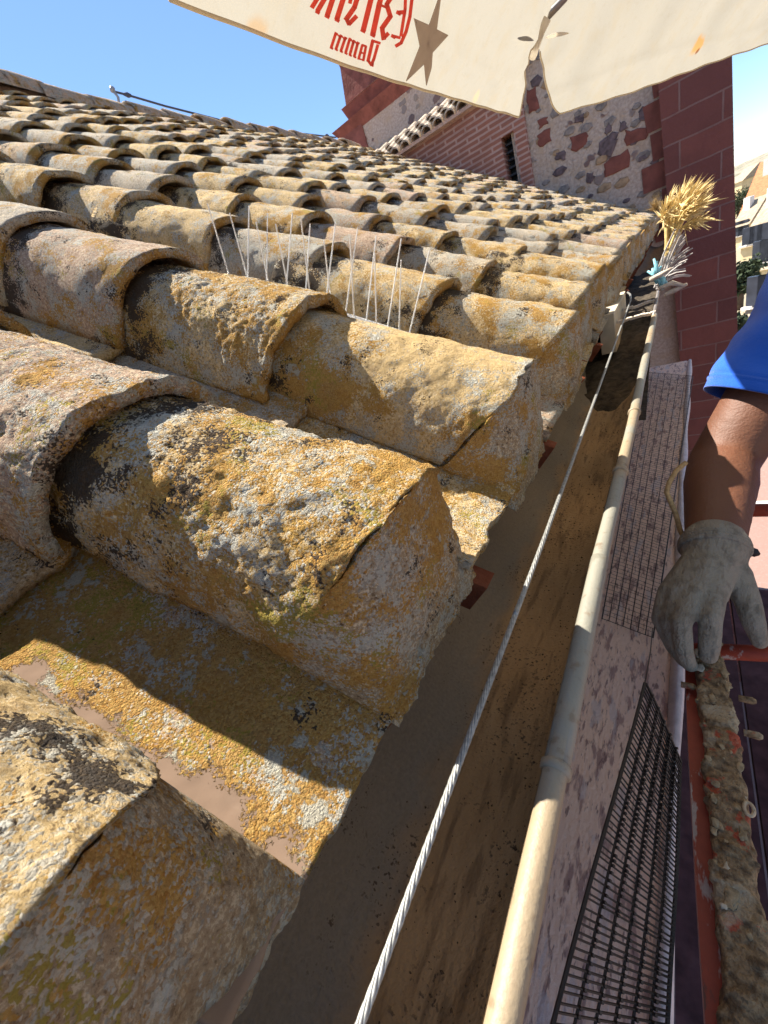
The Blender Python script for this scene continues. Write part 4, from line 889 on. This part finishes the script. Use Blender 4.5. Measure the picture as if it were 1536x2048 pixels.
# ------------------------------------------------------------------ dry reeds growing in the gutter
M_STRAW = simple('sunlit straw', (.62, .47, .20), .8, .3, 60); M_GSTEM = simple('shade painted stem', (.40, .37, .35), .8, .3, 80); M_SEED = simple('feathery seed head', (.66, .52, .26), .9, .25, 90)  # lit and shaded stem colours: grey carries the roof edge's shadow
reed = empty('dry_reed_clump', 'dry straw coloured reed clump rooted in the far gutter against the tower', 'dry grass')
YR = 1.62
def rp(px, py, y=YR): return on_y(px, py, y)
root_ = rp(1318, 572)
for i in range(34):     # bare stems fanning to the right, roof shade painted as grey
    t = i/33; tip = rp(1352+42*t+random.uniform(-8, 8)+(-12 if t > .7 else 0), 462+88*t*t+random.uniform(-7, 7), YR+random.uniform(-.10, .12)); b = root_+np.array([random.uniform(-.012, .02), random.uniform(-.05, .05), random.uniform(-.01, .01)])
    mid = (b+tip)/2+np.array([-.012+.01*random.random(), 0, .012]); mb = MB(); mb.tube(np.array([b, (b+mid)/2+[-.003, 0, .004], mid, (mid+tip)/2+[.001, 0, .003], tip]), [.0028, .0026, .0024, .0022, .0015], 5); mb.build('stem', M_GSTEM, reed)
for i in range(30):     # straw stems and plumes
    t = random.random(); tx = 1326+76*t; ty = 410-22*t+random.uniform(-14, 32)+(18 if t > .75 else 0); tip = rp(tx, ty, YR+random.uniform(-.09, .12)); b = rp(1336+random.uniform(-8, 14), 500+random.uniform(-8, 16), YR+random.uniform(-.04, .05))
    bend = rp((1340+tx)/2-4, (478+ty)/2, YR); mb = MB(); mb.tube(np.array([b, (b+bend)/2, bend, (bend+tip)/2+[0, 0, .006], tip]), [.0030, .0030, .0028, .002, .0012], 5); mb.build('stem', M_STRAW, reed)
    pm_ = MB(); d0 = _n(tip-bend); dr = np.array([.6, .0, -.5])*random.uniform(.2, .9)
    for k in range(46):
        f = random.uniform(.15, 1.1); p = bend*(1-f)+tip*f+dr*.04*max(0, f-.5)**2; dirv = _n(d0*random.uniform(.8, 1.3)+dr*.5+rng.standard_normal(3)*.30); L = random.uniform(.022, .060); sd = _n(np.cross(dirv, rng.standard_normal(3)))*.0013
        pm_.add([p-sd*.6, p+sd*.6, p+dirv*L*.55+sd*1.4+dr*.003, p+dirv*L+dr*.010, p+dirv*L*.55-sd*1.4+dr*.003], [(0, 1, 2, 3, 4)])
    pm_.build('seed_head', M_SEED, reed)
for i in range(12):
    b = rp(1312+random.uniform(-5, 6), 420+random.uniform(-6, 6), YR+.5); pm_ = MB()
    for k in range(16):
        dirv = _n(np.array([-.2, 0, 1])+rng.standard_normal(3)*.5); L = random.uniform(.02, .06); sd = _n(np.cross(dirv, rng.standard_normal(3)))*.002; pm_.add([b, b+sd, b+dirv*L], [(0, 1, 2)])
    pm_.build('seed_head', simple('brown seed', (.40, .28, .12), .9, .3, 90) if i == 0 else bpy.data.materials['brown seed'], reed)
for (px, py, ln, sx_) in ((1300, 560, .05, 1), (1318, 578, .06, -1), (1330, 590, .05, 1)):
    p = rp(px, py, 1.5); mb = MB(); mb.tube(np.array([p, p+[ln*.5, .01, .004], p+[ln, .0, .012*sx_]]), [.006, .007, .004], 7); tag(mb.build('twig', simple('bleached twig', (.50, .42, .33), .9, .3, 80, .001), None, True), 'short bleached twig lying across the gutter below the reeds', 'twig', 'twigs under the reeds')
mb = MB(); p = rp(1308, 535, 1.55); q0 = rp(1322, 568, 1.55)
for k in range(5): mb.tube(np.array([p+rng.standard_normal(3)*.008, (p+q0)/2+rng.standard_normal(3)*.01, q0+rng.standard_normal(3)*.006]), [.003, .008, .003], 6)
tag(mb.build('plastic_scrap', simple('pale blue plastic', (.22, .50, .58), .35, .3, 60, .002), None, True), 'crumpled pale blue plastic scrap caught in the gutter reeds', 'plastic scrap')
# dark sheet put in for the black shadow in the far gutter
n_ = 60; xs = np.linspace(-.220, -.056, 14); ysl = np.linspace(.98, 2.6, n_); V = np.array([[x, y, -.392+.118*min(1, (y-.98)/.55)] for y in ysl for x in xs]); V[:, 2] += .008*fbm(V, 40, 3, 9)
tag(mesh('gutter_shade_sheet', V, grid_faces(n_, 14, 0, True), simple('painted gutter shade', (.060, .047, .032), .95, .6, 60, .006), None, True), 'dark sheet standing for the black shadow in the far gutter', 'painted shade', kind='stuff')
# ------------------------------------------------------------------ ground, street and town
m = NM('street paving', .9); sp = m.nd('ShaderNodeSeparateXYZ'); m.L(m.pos, sp.inputs[0]); n1 = m.noise(1.2, 5); n2 = m.noise(14, 3)
c = m.mix(n1, (.21, .125, .10), (.27, .17, .14)); c = m.mix(m.mul(m.step(n2, .5, .7), .3), c, (.30, .22, .2)); far = m.step(sp.outputs[1], 18, 30); c = m.mix(far, c, m.mix(n1, (.20, .17, .11), (.34, .29, .20))); m.col(c); m.bump(n2, .01); M_STREET = m.m
gv = []; ng = 60
xsg = np.linspace(-900, 1200, ng); ysg = np.r_[np.linspace(-60, 40, 20), np.linspace(60, 2500, 40)]
for y in ysg:
    for x in xsg: gv.append([x, y, -7])
gv = np.array(gv); mesh_o = mesh('ground', gv, grid_faces(len(ysg), ng, 0, True), M_STREET, None); tag(mesh_o, kind='structure')
hv = []; hx = np.linspace(-500, 900, 120); hy = np.linspace(230, 900, 40)
for y in hy:
    for x in hx: hv.append([x, y, -9])
hv = np.array(hv); tt_ = np.clip((hv[:, 1]-230)/330, 0, 1); hv[:, 2] += (tt_*tt_*(3-2*tt_))*(11+4.5*fbm(hv, .007, 3, 4)+.02*np.clip(hv[:, 0], -200, 600))
m = NM('dry hillside', .95); n1 = m.noise(.02, 5); n2 = m.noise(.12, 4); c = m.mix(n1, (.20, .17, .12), (.34, .29, .22)); c = m.mix(m.mul(m.step(n2, .48, .6), .8), c, (.075, .09, .045)); m.col(c)
tag(mesh('hill', hv, grid_faces(40, 120, 0, True), m.m, None, True), kind='structure')
mb = MB(); mb.box((1.62, 10.9, -6.94), (1.9, .35, .09)); tag(mb.build('kerb', simple('white kerb', (.70, .66, .60), .9, .15, 8), None), kind='structure')
cols = dict(white=simple('white render', (.74, .70, .66), .9, .1, 2), cream=simple('cream render', (.66, .52, .30), .9, .12, 2), grey=simple('grey render', (.36, .34, .36), .9, .2, 2), orange=simple('orange roof tile', (.45, .16, .075), .9, .25, 5), brown=simple('brown roof tile', (.34, .27, .19), .9, .3, 5), dark=simple('dark glass', (.03, .035, .05), .3, .3, 2))
def house_(label, px0, px1, py_eave, dist, rise, depth, wall, roofm, chim=0, yaw=0., nwin=2):
    a = ray(px0, py_eave); b = ray(px1, py_eave); a = a*(dist/a[1]); b = b*(dist/b[1]); wdt = b[0]-a[0]; ze = (a[2]+b[2])/2; c_ = np.array([(a[0]+b[0])/2, dist, -7.0])
    root = empty('town_house', label, 'house', c_, 'houses of the town beyond the tower'); root.rotation_euler = (0, 0, yaw); H = ze+7
    def pc_(mb, name, mat, par=None): return mb.build(name, mat, par or root)
    mb = MB(); mb.box((0, depth/2, H/2), (wdt, depth, H)); pc_(mb, 'wall', cols[wall])
    o_ = .25; mb = MB(); w2 = wdt/2+o_; d0, d1 = -o_, depth+o_
    mb.add([(-w2, d0, H+.02), (w2, d0, H+.02), (w2, d1, H+.02), (-w2, d1, H+.02), (-w2, (d0+d1)/2, H+rise), (w2, (d0+d1)/2, H+rise)], [(3, 2, 1, 0), (0, 1, 5, 4), (2, 3, 4, 5), (1, 2, 5), (3, 0, 4)]); rf = pc_(mb, 'roof', cols[roofm])
    for k in range(chim): mb = MB(); mb.box((-wdt*.3+k*wdt*.4, depth*.35, H+rise*.8), (.6, .6, rise*.3+.8)); mb.build('chimney', cols['white'], rf)
    for k in range(nwin):
        for f_ in range(max(1, int(H//3.2))):
            mb = MB(); x_ = -wdt/2+wdt*(k+1)/(nwin+1); mb.box((x_, .0, 1.9+f_*3), (.9, .16, 1.3)); wn = pc_(mb, 'window', cols['dark']); mb = MB(); mb.box((x_, -.12, 1.9+f_*3-.72), (1.15, .18, .1)); mb.build('sill', cols['white'], wn)
    return root
house_('low cream house front lit by the sun, highest of the near roofs', 1497, 1570, 538, 40, 1.6, 2.2, 'cream', 'brown', 0, -.75, 3)
house_('small white gabled house just above the blue sleeve', 1484, 1560, 632, 27, 1.1, 1.6, 'white', 'brown', 0, -.8, 2)
house_('house with a broad weathered brown roof', 1478, 1545, 490, 52, 3.6, 9, 'cream', 'brown', 1, -.6, 3)
house_('cream walled house under an orange tiled roof with white chimneys', 1482, 1590, 412, 80, 5.0, 12, 'cream', 'orange', 2, -.4, 4)
house_('pale long block beside the tower edge', 1462, 1486, 366, 110, 1.8, 7, 'cream', 'brown', 0, -.7, 3)
house_('cream stone house partly behind the long block', 1466, 1500, 452, 62, 2.0, 4, 'cream', 'brown', 1, -.7, 2)
house_('distant lilac house on the hillside crest', 1524, 1560, 342, 190, 3.0, 16, 'grey', 'brown', 0, .1, 3)
house_('distant white house below the hillside crest', 1505, 1528, 357, 150, 2.5, 14, 'white', 'orange', 0, -.1, 3)
M_LEAF = simple('dark evergreen leaf', (.035, .05, .022), .8, .5, 3); M_TRUNK = simple('bark', (.10, .07, .05), .9, .3, 8)
def tree(label, px, py_top, py_bot, dist, r):
    t_ = ray(px, py_top); t_ = t_*(dist/t_[1]); b_ = np.array([t_[0], dist, -7.0]); root = empty('street_tree', label, 'tree', b_, 'trees among the town houses'); H = t_[2]+7
    mb = MB(); mb.tube(np.array([[0, 0, 0], [.05, 0, H*.4], [0, .05, H*.75]]), [.22, .17, .08], 8)
    for k in range(4): a = k*1.7; mb.tube(np.array([[0, 0, H*.4], [math.cos(a)*r*.4, math.sin(a)*r*.4, H*.65]]), [.09, .03], 6)
    mb.build('trunk', M_TRUNK, root, True); mb = MB()
    cl_ = [(np.array([random.gauss(0, r*.4), random.gauss(0, r*.4), random.uniform(H*.35, H-.3*r)]), random.uniform(.25, .5)*r) for _ in range(22)]
    for c_, rr in cl_:
        for k in range(110):
            p = c_+rng.standard_normal(3)*rr*.5; u_ = _n(rng.standard_normal(3)); w_ = _n(np.cross(u_, rng.standard_normal(3))); L = random.uniform(.10, .2); mb.add([p-u_*L, p+w_*L*.5, p+u_*L, p-w_*L*.5], [(0, 1, 2, 3)])
    mb.build('crown', M_LEAF, root)
tree('dark tree in the shaded street, beside the tower edge', 1482, 520, 600, 33, .9)
tree('dark tree low behind the white gabled house', 1484, 636, 700, 24, .6)
tree('green tree on the slope under the hillside crest', 1503, 352, 380, 130, 4.5)
tree('green bush like tree by the long pale block', 1478, 378, 400, 100, 2.5)
